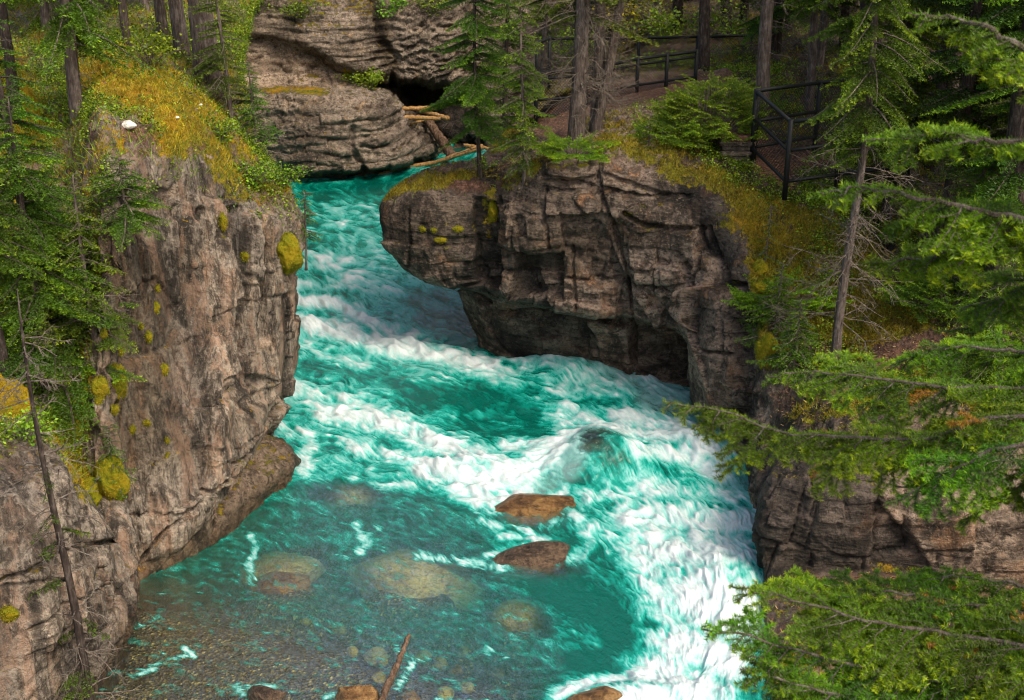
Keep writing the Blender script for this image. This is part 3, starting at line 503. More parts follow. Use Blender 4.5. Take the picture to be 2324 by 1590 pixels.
d += (1 - up) * (0.12 * fbm(G * np.array([2.0, 2.0, 4.5]), 4, 209, 0.6, True) + .10 * off - .06 * cr)
d -= 0.3 * strokes(U, V_, [([(845, 0), (862, 90), (900, 130), (890, 180)], 9, 1), ([(800, 290), (795, 330), (830, 390)], 8, .7), ([(590, 130), (560, 150)], 6, .6)])
gl = sstep(8.3, 9, vv)
G = G + N * (d * sstep(.4, 1.2, vv) * (1 - .5 * gl))[..., None] + np.stack([0 * d, 0 * d, 0.5 * gl * fbm(G * .4, 4, 211)], -1)
U, V_ = project(G); nz = np.abs(normals(G)[..., 2])
moss = 0.35 * sstep(0.55, 0.85, nz) + gl * 0.35 + 0.14 * fbm(G * 0.9, 3, 291) + strokes(U + 40 * fbm(G, 4, 603, .6), V_ + 16 * fbm(G, 4, 604, .6), [([(600, 207), (650, 204), (740, 208)], 8, .34), ([(680, 180), (720, 175)], 8, .3), ([(780, 160), (850, 190)], 12, .5), ([(640, 20), (760, 60)], 40, .25), ([(700, 0), (830, 20)], 30, .3)])
soil = 0.5 * sstep(0.1, 0.4, fbm(G * 0.9, 3, 295)) * up
wet = np.maximum((1 - sstep(0.1, 0.7, G[..., 2])) * 0.8, 0.8 * strokes(U, V_, [([(850, 0), (870, 100), (890, 150)], 22, 1), ([(900, 200), (1030, 205)], 22, 1)]))
bluff_o = bank_mesh('cliff', G, moss, soil, wet, M['rock_back'], tone=np.clip(.35 + .75 * slab + .5 * fbm(G * .8, 3, 297), 0, 1)); register(bluff_o)

# ---- wooded hillside closing the view behind everything
xs = np.linspace(-70, 80, 130); ys = np.linspace(40, 140, 90); X, Y = np.meshgrid(xs, ys)
Zh = 5.0 + sstep(52, 95, Y) * 7 + np.maximum(Y - 70, 0) * 0.30 - 6.0 * (1 - sstep(50, 62, Y + 0.0 * X)) - 0.9
G = np.stack([X, Y, Zh], -1); G[..., 2] += 0.9 * fbm(G * 0.12, 4, 301) + 0.3 * fbm(G * 0.6, 3, 303)
hm = 0.30 + 0.5 * fbm(G * 0.3, 3, 305)
hill_o = bank_mesh('hillside', G, hm, 0.7 * sstep(-.2, .3, -hm + .3), 0 * hm, M['rock_right']); register(hill_o)
# ------------------------------------------------------------------ river
def bil(a, r, c):
    r = np.clip(r, 0, a.shape[0] - 1.001); c = np.clip(c, 0, a.shape[1] - 1.001); i = r.astype(int); j = c.astype(int); fr = r - i; fc = c - j
    return a[i, j] * (1 - fr) * (1 - fc) + a[i + 1, j] * fr * (1 - fc) + a[i, j + 1] * (1 - fr) * fc + a[i + 1, j + 1] * fr * fc
STEP = 1.75
us = np.arange(130, 1800, STEP); vs = np.arange(318, 1760, STEP); Ug, Vg = np.meshgrid(us, vs); nr, nc = Ug.shape
a = (Ug - 1162.0) / F_PX; b = (795.0 - Vg) / F_PX; dy = CP + b * SP; dz = -SP + b * CP; t = -CAM_H / dz
WX, WY = a * t, dy * t
FLOW = [[(1000, 372), (800, 398), (680, 412)], [(660, 440), (760, 452), (900, 470)], [(660, 500), (760, 520), (900, 560)], [(660, 570), (780, 600), (1000, 660)], [(700, 600), (720, 680), (860, 760), (1100, 830)], [(670, 700), (760, 790), (1000, 850), (1280, 930)],
        [(640, 860), (800, 910), (1000, 980), (1200, 1060)], [(1120, 820), (1300, 800), (1460, 880), (1640, 960)], [(1300, 860), (1500, 980), (1640, 1060)], [(1200, 1060), (1350, 1020), (1500, 1100), (1620, 1250)],
        [(1500, 1090), (1640, 1250), (1640, 1450), (1560, 1620)], [(1200, 1130), (1320, 1200), (1430, 1350), (1480, 1500)], [(640, 1000), (760, 1080), (960, 1130), (1120, 1230), (1300, 1290)],
        [(560, 1160), (760, 1260), (1000, 1330), (1250, 1430), (1420, 1540)], [(300, 1330), (560, 1420), (900, 1480), (1200, 1560)], [(240, 1500), (500, 1540), (900, 1580), (1250, 1650)]]
fx = np.zeros_like(Ug); fy = np.zeros_like(Ug)
for pts in FLOW:
    for (x0, y0), (x1, y1) in zip(pts[:-1], pts[1:]):
        L = math.hypot(x1 - x0, y1 - y0); w = 1.0 / (seg_dist(Ug, Vg * 1.6, [(x0, y0 * 1.6), (x1, y1 * 1.6)]) ** 2 + 900)
        fx += w * (x1 - x0) / L; fy += w * (y1 - y0) / L
q3 = np.stack([Ug / 120, Vg / 60, np.zeros_like(Ug)], -1); e = 0.02
cu = (perlin(q3 + [0, e, 0], 7) - perlin(q3 - [0, e, 0], 7)) / (2 * e); cv = (perlin(q3 + [e, 0, 0], 7) - perlin(q3 - [e, 0, 0], 7)) / (2 * e)
q4 = q3 * 2.7; cu2 = (perlin(q4 + [0, e, 0], 8) - perlin(q4 - [0, e, 0], 8)) / (2 * e); cv2 = (perlin(q4 + [e, 0, 0], 8) - perlin(q4 - [e, 0, 0], 8)) / (2 * e)
ln = np.hypot(fx, fy); fx, fy = fx / ln, fy / ln
fx += 0.42 * cu + 0.30 * cu2; fy += -0.21 * cv - 0.15 * cv2
ln = np.hypot(fx, fy); fx, fy = fx / ln, fy / ln
def lic(noise, K, step=1.0):
    R, C = np.mgrid[0:nr, 0:nc].astype(float); acc = noise.copy(); wsum = 1.0
    for sg in (1, -1):
        r, c = R.copy(), C.copy()
        for k in range(1, K + 1):
            vx, vy = bil(fx, r, c), bil(fy, r, c); r += sg * vy * step; c += sg * vx * step; w = 0.5 + 0.5 * math.cos(math.pi * k / (K + 1))
            acc = acc + w * bil(noise, r, c); wsum += w
    acc /= wsum; acc -= acc.mean(); return acc / acc.std()
rs = np.random.RandomState(5)
l1 = lic(rs.randn(nr, nc), 6)
l2 = lic(perlin(np.stack([Ug / 14, Vg / 8, 0 * Ug], -1), 1), 10, 1.4)
l3 = lic(perlin(np.stack([Ug / 40, Vg / 22, 0 * Ug], -1), 2), 14, 2.2)
l4 = lic(fbm(np.stack([Ug / 100, Vg / 55, 0 * Ug], -1), 2, 3), 12, 3)
w1 = fbm(np.stack([Ug / 60, Vg / 34, 0 * Ug], -1), 3, 21); w2 = fbm(np.stack([Ug / 60, Vg / 34, 0 * Ug + 9], -1), 3, 22)
qa = np.stack([Ug / 34 + 2.6 * w1, Vg / 19 + 2.6 * w2, 0 * Ug], -1)
cloud = lic(fbm(qa, 6, 23, .62), 6, 1.2)
ridge = 1 - np.abs(fbm(qa * 1.6 + 31, 3, 29, .5)) * 3.2; ridge = lic(np.clip(ridge, 0, 1) ** 3, 4, 1.2)
burst = .5 + .5 * sstep(-.25, .3, fbm(np.stack([Ug / 90, Vg / 50, 0 * Ug + 4], -1), 2, 35))
fine = fbm(np.stack([Ug / 9 + w1 * 6, Vg / 6 + w2 * 6, 0 * Ug], -1), 3, 17)
FOAM = [  # polyline on the river, half width, strength
 ([(665, 680), (760, 690), (850, 735)], 20, .95), ([(700, 730), (800, 760), (900, 790), (1000, 805), (1110, 828)], 30, .98), ([(850, 740), (960, 770)], 22, .8), ([(655, 720), (700, 790), (820, 830)], 22, .62),
 ([(670, 650), (780, 640), (900, 660)], 26, .62), ([(690, 590), (800, 600), (960, 640)], 34, .52), ([(700, 520), (840, 560)], 34, .38), ([(700, 470), (860, 480)], 20, .22), ([(690, 412), (900, 396)], 6, .40),
 ([(640, 880), (760, 905), (860, 930)], 30, .72), ([(740, 940), (900, 960), (1000, 1010), (1120, 1050)], 36, .9), ([(960, 1060), (1100, 1090), (1200, 1070), (1270, 1020)], 40, 1.0), ([(1040, 1110), (1120, 1140), (1200, 1110)], 24, .95),
 ([(1150, 1010), (1260, 1010)], 24, .85), ([(800, 1010), (960, 1050)], 26, .75), ([(640, 970), (700, 990), (690, 1070)], 22, .70), ([(670, 1040), (700, 1060)], 16, .8), ([(770, 1000), (830, 1020)], 14, .7),
 ([(1120, 850), (1260, 835), (1380, 880)], 24, .66), ([(1260, 870), (1400, 880), (1560, 900)], 36, .60), ([(1250, 940), (1330, 960), (1420, 940), (1540, 990)], 30, .78), ([(1290, 1000), (1420, 990), (1560, 1000), (1640, 1040)], 36, .92), ([(1460, 960), (1600, 980)], 30, .70), ([(1480, 910), (1620, 930)], 24, .48),
 ([(1440, 1050), (1560, 1040), (1640, 1080)], 26, .92), ([(1330, 1130), (1480, 1110), (1660, 1130)], 30, .70), ([(1420, 1170), (1560, 1180), (1700, 1180)], 46, .86), ([(1500, 1240), (1640, 1270)], 70, .97), ([(1440, 1230), (1480, 1330), (1520, 1400)], 36, .82), ([(1580, 1360), (1680, 1400)], 90, 1.0), ([(1540, 1460), (1660, 1500)], 60, .98), ([(1480, 1530), (1600, 1570), (1560, 1650)], 60, 1.0),
 ([(1270, 1580), (1380, 1545), (1500, 1530)], 20, .95), ([(1330, 1620), (1500, 1600)], 40, 1.0), ([(1300, 1170), (1340, 1230), (1300, 1270)], 16, .66), ([(1330, 1190), (1420, 1250)], 26, .55),
 ([(950, 1262), (1040, 1275), (1140, 1290)], 9, .85), ([(1180, 1195), (1230, 1220), (1140, 1215)], 10, .75), ([(1095, 1180), (1130, 1200)], 8, .85), ([(1080, 1150), (1180, 1125), (1280, 1112)], 12, .85), ([(1290, 1150), (1270, 1185), (1200, 1205)], 8, .6), ([(1105, 1262), (1160, 1240), (1240, 1225)], 8, .7), ([(1290, 1250), (1260, 1290)], 7, .5), ([(1200, 1120), (1250, 1060), (1330, 995), (1430, 1000)], 8, .6), ([(735, 1585), (790, 1562), (850, 1568)], 6, .6), ([(560, 1560), (620, 1560)], 6, .55), ([(1250, 1575), (1330, 1572)], 8, .8), ([(810, 1190), (830, 1235), (815, 1255)], 9, .80), ([(830, 1215), (860, 1200)], 7, .6),
 ([(570, 1215), (580, 1245), (565, 1285), (572, 1325)], 7, .80), ([(700, 1080), (800, 1090)], 16, .40), ([(860, 1100), (960, 1090)], 20, .55), ([(300, 1535), (370, 1510), (435, 1480)], 8, .72), ([(420, 1475), (440, 1490)], 6, .8), ([(900, 1470), (940, 1500), (905, 1560)], 7, .66), ([(1100, 1470), (1150, 1490)], 6, .6),
 ([(1040, 1560), (960, 1540)], 8, .5), ([(320, 1300), (420, 1290)], 5, .45), ([(290, 1440), (360, 1400)], 5, .40), ([(1150, 1400), (1240, 1420)], 6, .35), ([(540, 1560), (560, 1590)], 8, .6), ([(1000, 1590), (1100, 1600)], 12, .5)]
DARK = [([(700, 830), (860, 860), (980, 900)], 20, .7), ([(950, 900), (1100, 900), (1240, 940)], 30, .9), ([(1050, 950), (1240, 985)], 22, .9), ([(960, 680), (1060, 760)], 50, .9), ([(1060, 790), (1120, 800)], 14, .6), ([(1250, 1330), (1380, 1400), (1420, 1480)], 50, .8), ([(1300, 1500), (1400, 1510)], 30, .7), ([(690, 440), (880, 430)], 30, .8)]
dens = np.zeros_like(Ug)
for pts, w, sg in FOAM:
    if w < 10: w, sg = w * 1.25, sg * .74
    dd = seg_dist(Ug, Vg * 1.25, [(x, y * 1.25) for x, y in pts]); dens = np.maximum(dens, sg * np.exp(-(dd / (1.35 * w)) ** 2))
dark = strokes(Ug, Vg, DARK)
base = np.where(Vg < 1090, np.where(Vg < 720, .34, 0.27), 0.10) ; base = smooth2(base, 30) - 0.10 * sstep(480, 400, Vg)  # far reach gets a lighter base colour to offset the cliff's shade
dens = np.maximum(dens, base) - 0.30 * dark
sft = 1 - .65 * sstep(.65, 1.0, dens)
tex = 0.32 * l1 * burst * sft + 0.30 * l2 * burst * sft + 0.30 * l3 + 0.18 * l4 + 0.46 * cloud + 0.52 * ridge + 0.30 * fine * 3; tex -= tex.mean(); tex /= tex.std()
dc = np.clip(dens, 0, 1)
foam = np.clip(dens * .98 + 0.165 * tex * (0.45 + 1.7 * dc * (1.15 - dc)) + 0.07 * fine, 0, 1)
foam = np.clip(foam + 0.40 * sstep(1.7, 3.0, l1 * .5 + ridge * .6 + l2 * .4) * sstep(0.05, 0.35, dens + 0.06), 0, 1)
SHAL = [(270, 1300), (420, 1240), (520, 1200), (640, 1120), (700, 1085), (860, 1110), (1000, 1150), (1100, 1190), (1130, 1290), (1240, 1400), (1300, 1500), (1230, 1600), (1150, 1800), (100, 1800), (100, 1300)]
k8 = 8; shc = smooth2(in_poly(Ug[::k8, ::k8], Vg[::k8, ::k8], SHAL).astype(float), 26); RR, CC = np.mgrid[0:nr, 0:nc]
sh = np.clip(bil(shc, RR / k8, CC / k8) + .16 * fbm(np.stack([Ug / 150, Vg / 70, 0 * Ug], -1), 3, 55), 0, 1)
deep = 2.9 - 1.8 * sstep(0.10, 0.66, sh) - 0.95 * sstep(0.45, 1, sh) * sstep(1230, 1500, Vg - 0.28 * (Ug - 600)) + .2 * fbm(np.stack([Ug / 120, Vg / 50, 0 * Ug], -1), 3, 57)
for u0, v0, ru, rv, dp in ((935, 1315, 150, 75, .22), (645, 1295, 110, 40, .26), (640, 1332, 85, 28, .2), (1180, 1405, 80, 46, .34), (800, 1120, 90, 28, .3), (700, 1260, 60, 20, .5), (1345, 1045, 60, 26, .3), (1215, 1170, 130, 36, .2), (1230, 1285, 120, 34, .2)):
    m = np.exp(-(((Ug - u0) / ru) ** 2 + ((Vg - v0) / rv) ** 2) ** 1.6); deep = deep * (1 - m) + np.minimum(dp, deep) * m
deep = np.maximum(deep, 0.18)
clear = np.exp(-np.maximum(deep - 0.2, 0) * 0.85)
# height: standing waves, turbulence, the pile-up against the rock and the flow over boulders
size = t / 25.0
hz = (0.020 * l3 + 0.005 * l2 * burst + 0.010 * cloud * (1 + 1.2 * sstep(.5, .9, dens)) + 0.008 * ridge + 0.0008 * l1) * size * (0.4 + dens) + 0.09 * fbm(np.stack([WX * .8, WY * .5, 0 * WX], -1), 3, 77) * (0.3 + dens)
hz *= 1 - 0.72 * sh
def mound(u0, v0, ru, rv, h): return h * np.exp(-((Ug - u0) / ru) ** 2 - ((Vg - v0) / rv) ** 2)
hz += mound(1300, 836, 130, 26, .26) + mound(1440, 880, 80, 24, .12) + mound(1345, 1035, 95, 40, .50) - mound(1230, 1120, 70, 24, .12) + mound(1430, 1060, 90, 30, .25) + mound(1190, 1140, 80, 22, .10)
hz += mound(1560, 1010, 90, 30, .22) + mound(1640, 1300, 90, 60, .25) + mound(900, 790, 120, 14, .16) - mound(1150, 940, 150, 40, .18) + mound(1080, 1060, 120, 24, .14) + mound(1450, 1580, 200, 26, .18)
Vw = np.stack([WX, WY, hz], -1)
wet_glass = None
g = NT('glacial_water'); f = g.attr('foam'); cl = g.attr('clear'); mu = g.attr('murk')
fn = g.noise(13.0, 6, 0.75, vec=g.mapping((1.0, 0.5, 1.0)), dist=1.6); ff = g.math('ADD', f, g.math('MULTIPLY', g.math('SUBTRACT', fn, 0.5), g.math('MULTIPLY', g.math('MULTIPLY', f, g.math('SUBTRACT', 1.2, f)), 2.1)), clamp=True)
col = g.ramp(ff, [(0.0, (0.0, 0.085, 0.066)), (0.16, (0.0, 0.185, 0.145)), (0.34, (0.012, 0.295, 0.250)), (0.54, (0.13, 0.40, 0.38)), (0.74, (0.31, 0.46, 0.47)), (1.0, (0.52, 0.56, 0.59))])
col = g.mix(g.math('MULTIPLY', mu, g.rng(f, 0.2, 0.95, 0.85, 0.25)), col, (0.17, 0.25, 0.26))
rough = g.rng(ff, 0.1, 0.7, 0.08, 0.6)
bn = g.bump(g.math('ADD', g.noise(7.0, 5, 0.65, vec=g.mapping((1, .6, 1)), dist=1.5), g.math('MULTIPLY', g.noise(30.0, 3, 0.6, vec=g.mapping((1, .6, 1)), dist=1.0), 0.3)), g.rng(ff, .2, .8, .5, .38), 0.05)
col = g.mix(g.rng(cl, .25, .85, 0, .75), col, g.mix(g.rng(f, .0, .6), (0.012, 0.085, 0.055), col))
opaque = g.principled(col, rough, bn, 0.5)
tint = g.mix(g.rng(cl, 0.15, 0.9), (0.08, 0.52, 0.32), (0.88, 0.93, 0.78))
tr = g.n('ShaderNodeBsdfTransparent', {'Color': tint}).outputs[0]
gl = g.n('ShaderNodeBsdfGlossy', {'Color': (1, 1, 1, 1), 'Roughness': 0.06, 'Normal': bn}).outputs[0]
fr = g.math('MULTIPLY', g.n('ShaderNodeFresnel', {'IOR': 1.33, 'Normal': bn}).outputs[0], 0.45)
see = g.n('ShaderNodeMixShader', {0: fr, 1: tr, 2: gl}).outputs[0]
M['water'] = g.done(g.n('ShaderNodeMixShader', {0: g.math('MULTIPLY', cl, g.rng(ff, 0.15, 0.6, 1.0, 0.0), clamp=True), 1: opaque, 2: see}).outputs[0])
murk = strokes(Ug, Vg, [([(1180, 800), (1300, 800), (1460, 870)], 34, .8), ([(1480, 900), (1630, 930)], 44, .9), ([(1560, 960), (1640, 990)], 40, .55), ([(1290, 1070), (1350, 1020), (1400, 1010)], 30, .9), ([(1200, 1110), (1300, 1070)], 22, .6), ([(1640, 1090), (1700, 1100)], 24, .5)])
water = mesh_np('river_water', Vw.reshape(-1, 3), [grid_faces(nr, nc)], M['water'], {'foam': foam, 'clear': clear * (1 - .0 * foam), 'murk': murk})
tag(water, kind='structure')
# bed under it
g = NT('pebble_bed'); v1 = g.n('ShaderNodeTexVoronoi', {'Vector': g.tc, 'Scale': 11.0, 'Randomness': 1.0}); v2 = g.n('ShaderNodeTexVoronoi', {'Vector': g.tc, 'Scale': 24.0})
sep = g.n('ShaderNodeSeparateColor', {0: v2.outputs['Color']}).outputs[0]
pc = g.ramp(sep, [(0.0, (0.026, 0.022, 0.019)), (0.5, (0.066, 0.055, 0.046)), (0.8, (0.12, 0.100, 0.080)), (0.94, (0.22, 0.165, 0.095)), (1.0, (0.42, 0.34, 0.23))])
pc = g.mix(g.rng(g.noise(0.7, 4), 0.42, 0.62), pc, g.mix(1.0, pc, (1.35, 1.25, 0.75), 'MULTIPLY'))
M['bed'] = g.done(g.principled(pc, 0.6, g.bump(g.math('ADD', v1.outputs['Distance'], v2.outputs['Distance']), 1.0, 0.08), 0.3))
k = 7; Zb = -np.maximum(deep, .30)[::k, ::k]; Bx = np.stack([WX[::k, ::k], WY[::k, ::k], Zb], -1); Bx[..., 2] += 0.10 * fbm(Bx * 1.1, 4, 401)
bed_o = mesh_np('river_bed', Bx.reshape(-1, 3), [grid_faces(*Bx.shape[:2])], M['bed']); tag(bed_o, kind='structure')
def bed_z(u, v):
    return float(-bil(deep, np.array([(v - vs[0]) / STEP]), np.array([(u - us[0]) / STEP]))[0])
# ------------------------------------------------------------------ plant builders
def tube(path, radii, sides=6):
    path = np.asarray(path, float); n = len(path); T = np.gradient(path, axis=0); T /= np.linalg.norm(T, axis=1, keepdims=True) + 1e-9
    ref = np.where(np.abs(T[:, 2:3]) > 0.9, np.array([[1.0, 0, 0]]), np.array([[0, 0, 1.0]])); A = np.cross(T, ref); A /= np.linalg.norm(A, axis=1, keepdims=True) + 1e-9; B = np.cross(T, A)
    th = np.arange(sides) * 2 * math.pi / sides
    V = path[:, None] + np.asarray(radii)[:, None, None] * (np.cos(th)[None, :, None] * A[:, None] + np.sin(th)[None, :, None] * B[:, None])
    idx = np.arange(n * sides).reshape(n, sides); nx = np.roll(idx, -1, 1)
    F = np.stack([idx[:-1], nx[:-1], nx[1:], idx[1:]], -1).reshape(-1, 4)
    V = V.reshape(-1, 3); V = np.concatenate([V, path[:1], path[-1:]]); c0, c1 = len(V) - 2, len(V) - 1
    i0, i1 = idx[0], idx[-1]
    F = np.concatenate([F, np.stack([i0, np.full(sides, c0), np.roll(i0, -1), np.roll(i0, -1)], -1)[:0], ])
    caps = np.concatenate([np.stack([np.roll(i0, -1), i0, np.full(sides, c0)], -1), np.stack([i1, np.roll(i1, -1), np.full(sides, c1)], -1)])
    return V, F, caps
class Bag:
    """gathers tubes and needles of ONE part"""
    def __init__(s): s.V = []; s.Q = []; s.T = []; s.n = 0; s.tint = []; s.dead = []; s.mq = []; s.mt = []
    def add(s, V, Q=None, T=None, tint=0.0, dead=0.0, mat=0):
        V = np.asarray(V); s.V.append(V)
        if Q is not None and len(Q): s.Q.append(np.asarray(Q) + s.n); s.mq.append(np.full(len(Q), mat))
        if T is not None and len(T): s.T.append(np.asarray(T) + s.n); s.mt.append(np.full(len(T), mat))
        s.tint.append(np.broadcast_to(tint, (len(V),))); s.dead.append(np.broadcast_to(dead, (len(V),))); s.n += len(V)
    def tube(s, path, radii, sides=6, mat=0):
        V, Q, T = tube(path, radii, sides); s.add(V, Q, T, mat=mat)
    def build(s, name, mats, parent=None, smooth=False, loc=None):
        fs = []; mi = []
        if s.Q: fs.append(np.concatenate(s.Q)); mi += s.mq
        if s.T: fs.append(np.concatenate(s.T)); mi += s.mt
        return mesh_np(name, np.concatenate(s.V), fs, mats, {'tint': np.concatenate(s.tint), 'dead': np.concatenate(s.dead)}, np.concatenate(mi), smooth, parent, loc)
def needles(P0, D, L, rs, ds, nl, nw, tint0, tint1, sides=2, spread=0.75, flat=0.35):
    """triangular needles along segments P0 + t*D*L -> V, T, tint"""
    cnt = np.maximum(1, (L / ds).astype(int)); seg = np.repeat(np.arange(len(L)), cnt)
    k = np.concatenate([np.arange(c) for c in cnt]); t = (k + rs.rand(len(k))) / cnt[seg]
    seg = np.tile(seg, sides); t = np.tile(t, sides); n = len(seg); d = D[seg]; base = P0[seg] + d * (t * L[seg])[:, None]
    upv = np.array([0, 0, 1.0]); sd = np.cross(d, upv); sd /= np.linalg.norm(sd, axis=1, keepdims=True) + 1e-6; up2 = np.cross(sd, d)
    ang = rs.uniform(-1, 1, n) * flat * math.pi + np.where(rs.rand(n) < .5, 0, math.pi) + 0.25 * np.where(rs.rand(n) < .5, 1, 1)
    lat = np.cos(ang)[:, None] * sd + np.sin(ang)[:, None] * up2
    nd = d * (1 - spread) + lat * spread + rs.randn(n, 3) * 0.10; nd /= np.linalg.norm(nd, axis=1, keepdims=True)
    w = np.cross(nd, rs.randn(n, 3)); w /= np.linalg.norm(w, axis=1, keepdims=True) + 1e-6
    ln = nl * rs.uniform(0.7, 1.2, n) * np.where(t > .93, .8, 1.0)
    V = np.stack([base + w * nw * .5, base - w * nw * .5, base + nd * ln[:, None]], 1).reshape(-1, 3)
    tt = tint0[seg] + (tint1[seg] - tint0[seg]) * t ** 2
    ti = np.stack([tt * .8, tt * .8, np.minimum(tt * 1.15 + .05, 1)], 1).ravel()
    return V, np.arange(n * 3).reshape(-1, 3), ti, seg
def spray_segments(L, rs, step=0.065, tw=0.45, droop=0.35, sub=True, ang=1.0, cap=0.5, start=0.12):
    """flat conifer branch along +x -> axis path, segments"""
    m = 9; sx = np.linspace(0, L, m); ph = rs.uniform(-.5, .5); axis = np.stack([sx, 0.06 * L * np.sin(sx / L * 3 + ph), -droop * sx ** 1.6 / L ** .6 + 0.14 * droop * L * np.maximum(sx / L - .72, 0) * 4], -1)
    P0, D, LL, t0, t1 = [], [], [], [], []
    def ax(s): return np.array([np.interp(s, sx, axis[:, i]) for i in range(3)])
    sd = 1; s = start * L
    while s < L * 0.97:
        l = min((L - s) * tw + 0.05, cap) * rs.uniform(0.65, 1.15); a = sd * ang * rs.uniform(0.75, 1.1); p = ax(s); tang = ax(min(s + .02, L)) - ax(s - .02); tang /= np.linalg.norm(tang)
        d = np.array([math.cos(a) * tang[0] - math.sin(a) * tang[1], math.sin(a) * tang[0] + math.cos(a) * tang[1], tang[2] * .7 - 0.16 + rs.uniform(-.12, .08)]); d /= np.linalg.norm(d)
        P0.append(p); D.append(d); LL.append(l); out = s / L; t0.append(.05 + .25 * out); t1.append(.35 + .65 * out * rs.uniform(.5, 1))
        if sub and l > 0.13:
            k = 0.05; s2 = 1
            while k < l - .03:
                a2 = s2 * rs.uniform(.6, .95); d2 = np.array([math.cos(a2) * d[0] - math.sin(a2) * d[1], math.sin(a2) * d[0] + math.cos(a2) * d[1], d[2] - .10]); d2 /= np.linalg.norm(d2)
                P0.append(p + d * k); D.append(d2); LL.append(((l - k) * .5 + .025) * rs.uniform(.7, 1.1)); t0.append(.10 + .3 * out * k / l); t1.append(.30 + .7 * k / l * rs.uniform(.5, 1)); k += step * .85; s2 = -s2
        s += step * rs.uniform(.7, 1.2); sd = -sd
    for i in range(m - 1):
        if sx[i] >= start * L:
            dd = axis[i + 1] - axis[i]; l = np.linalg.norm(dd); P0.append(axis[i]); D.append(dd / l); LL.append(l); t0.append(.1 + .3 * i / m); t1.append(.2 + .8 * (i / m) ** 2)
    return axis, np.array(P0), np.array(D), np.array(LL), np.array(t0), np.array(t1)
def rotz(a): return np.array([[math.cos(a), -math.sin(a), 0], [math.sin(a), math.cos(a), 0], [0, 0, 1]])
def roty(a): return np.array([[math.cos(a), 0, math.sin(a)], [0, 1, 0], [-math.sin(a), 0, math.cos(a)]])
def dead_twig(bag, p, d, L, r, rs, depth=2):
    n = 5; pts = [p]; dd = d.copy()
    for k in range(n):
        dd = dd + rs.randn(3) * .13 + np.array([0, 0, -.03]); dd /= np.linalg.norm(dd); pts.append(pts[-1] + dd * L / n)
    pts = np.array(pts); bag.tube(pts, np.linspace(r, r * .3, n + 1), 3)
    if depth:
        for k in range(rs.randint(4, 7)):
            i = rs.randint(1, n); a = rs.randn(3); a -= a.dot(d) * d; a /= np.linalg.norm(a); nd = d * .75 + a * .75; nd /= np.linalg.norm(nd)
            dead_twig(bag, pts[i], nd, L * rs.uniform(.25, .5), r * .5, rs, depth - 1)
TEMPL = {}
def template(key, L, seed, **kw):
    if key not in TEMPL:
        rs = np.random.RandomState(seed); nk = {k: kw.pop(k) for k in ('ds', 'nl', 'nw') if k in kw}
        axis, P0, D, LL, t0, t1 = spray_segments(L, rs, **kw)
        V, T, ti, _ = needles(P0, D, LL, rs, nk.get('ds', .028), nk.get('nl', .045), nk.get('nw', .015), t0, t1)
        TEMPL[key] = (axis, V, T, ti)
    return TEMPL[key]
def conifer(name, label, cat, loc, group=None, H=10, crown=1.0, spread=1.7, nbr=90, seed=1, r0=.14, mat='spruce', bark='bark', droop=.35, dead=14, dead_to=None, top=1.0, lean=(0, 0), rz=0, shape=0.8, dead_len=1.0, fine=False, bend=None, sides_from=None, low_thin=1.0):
    rs = np.random.RandomState(seed); root = empty(name, loc, label, cat, group, rz)
    zz = np.linspace(-.5, H, 16); tp = np.stack([lean[0] * zz + .05 * np.sin(zz * .9 + seed), lean[1] * zz + .05 * np.sin(zz * .7 + 2 * seed), zz], -1)
    if bend is not None: tp[:, :2] += np.outer(np.sin(np.clip(zz / H, 0, 1) * math.pi), bend)
    rad = r0 * (1 - np.clip(zz / H, 0, 1)) ** .75 + .006; rad[0] *= 1.35; rad[1] *= 1.08
    b = Bag(); b.tube(tp, rad, 12); b.build('trunk', M[bark], root, True)
    def at(h): return np.array([np.interp(h, zz, tp[:, i]) for i in range(3)])
    c = Bag()
    nbr = int(nbr * 1.25)
    for k in range(nbr):
        f = (k + rs.rand()) / nbr; h = crown + (H - crown) * f ** .9; L = max(.16, spread * (1 - (h - crown) / (H - crown + .01)) ** shape * rs.uniform(.7, 1.15) * (1 - (1 - low_thin) * (1 - f) ** 2))
        if h < crown + .12 * (H - crown): L *= rs.uniform(.55, 1)
        lk = min([.35, .7, 1.1, 1.6, 2.2], key=lambda q: abs(q - L)); key = (lk, rs.randint(3), droop > .5, fine)
        ax, V, T, ti = template(key, lk, int(lk * 100) + key[1], droop=.55 if droop > .5 else .30, **(dict(ds=.013, nl=.036, nw=.012, step=.05) if fine else dict(ds=.018, nl=.050, nw=.019) if lk < 1.3 else dict(ds=.022, nl=.058, nw=.024)))
        az = rs.uniform(0, 2 * math.pi) if sides_from is None else rs.uniform(*sides_from); pitch = rs.uniform(-.05, .22) - (.55 if f > .85 else .1 * f) + rs.uniform(-.1, .1)
        R = rotz(az) @ roty(pitch) @ np.array([[1, 0, 0], [0, math.cos(q := rs.uniform(-.35, .35)), -math.sin(q)], [0, math.sin(q), math.cos(q)]]); sc = L / lk; p = at(h)
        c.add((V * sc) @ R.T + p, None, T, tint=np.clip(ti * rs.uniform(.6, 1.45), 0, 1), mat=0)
        c.tube((ax * sc) @ R.T + p, np.linspace(.010 + .008 * L, .003, len(ax)), 4, mat=1)
    if nbr: c.build('crown', [M[mat], M[bark]], root)
    if dead:
        w = Bag()
        for k in range(dead):
            h = rs.uniform(.15 * crown + .2, dead_to or crown * 1.1 + .6); az = rs.uniform(0, 2 * math.pi); d = np.array([math.cos(az), math.sin(az), rs.uniform(-.35, .05)]); d /= np.linalg.norm(d)
            dead_twig(w, at(h), d, dead_len * rs.uniform(.4, 1.0), .012, rs)
        w.build('dead_branches', M['twig'], root)
    return root
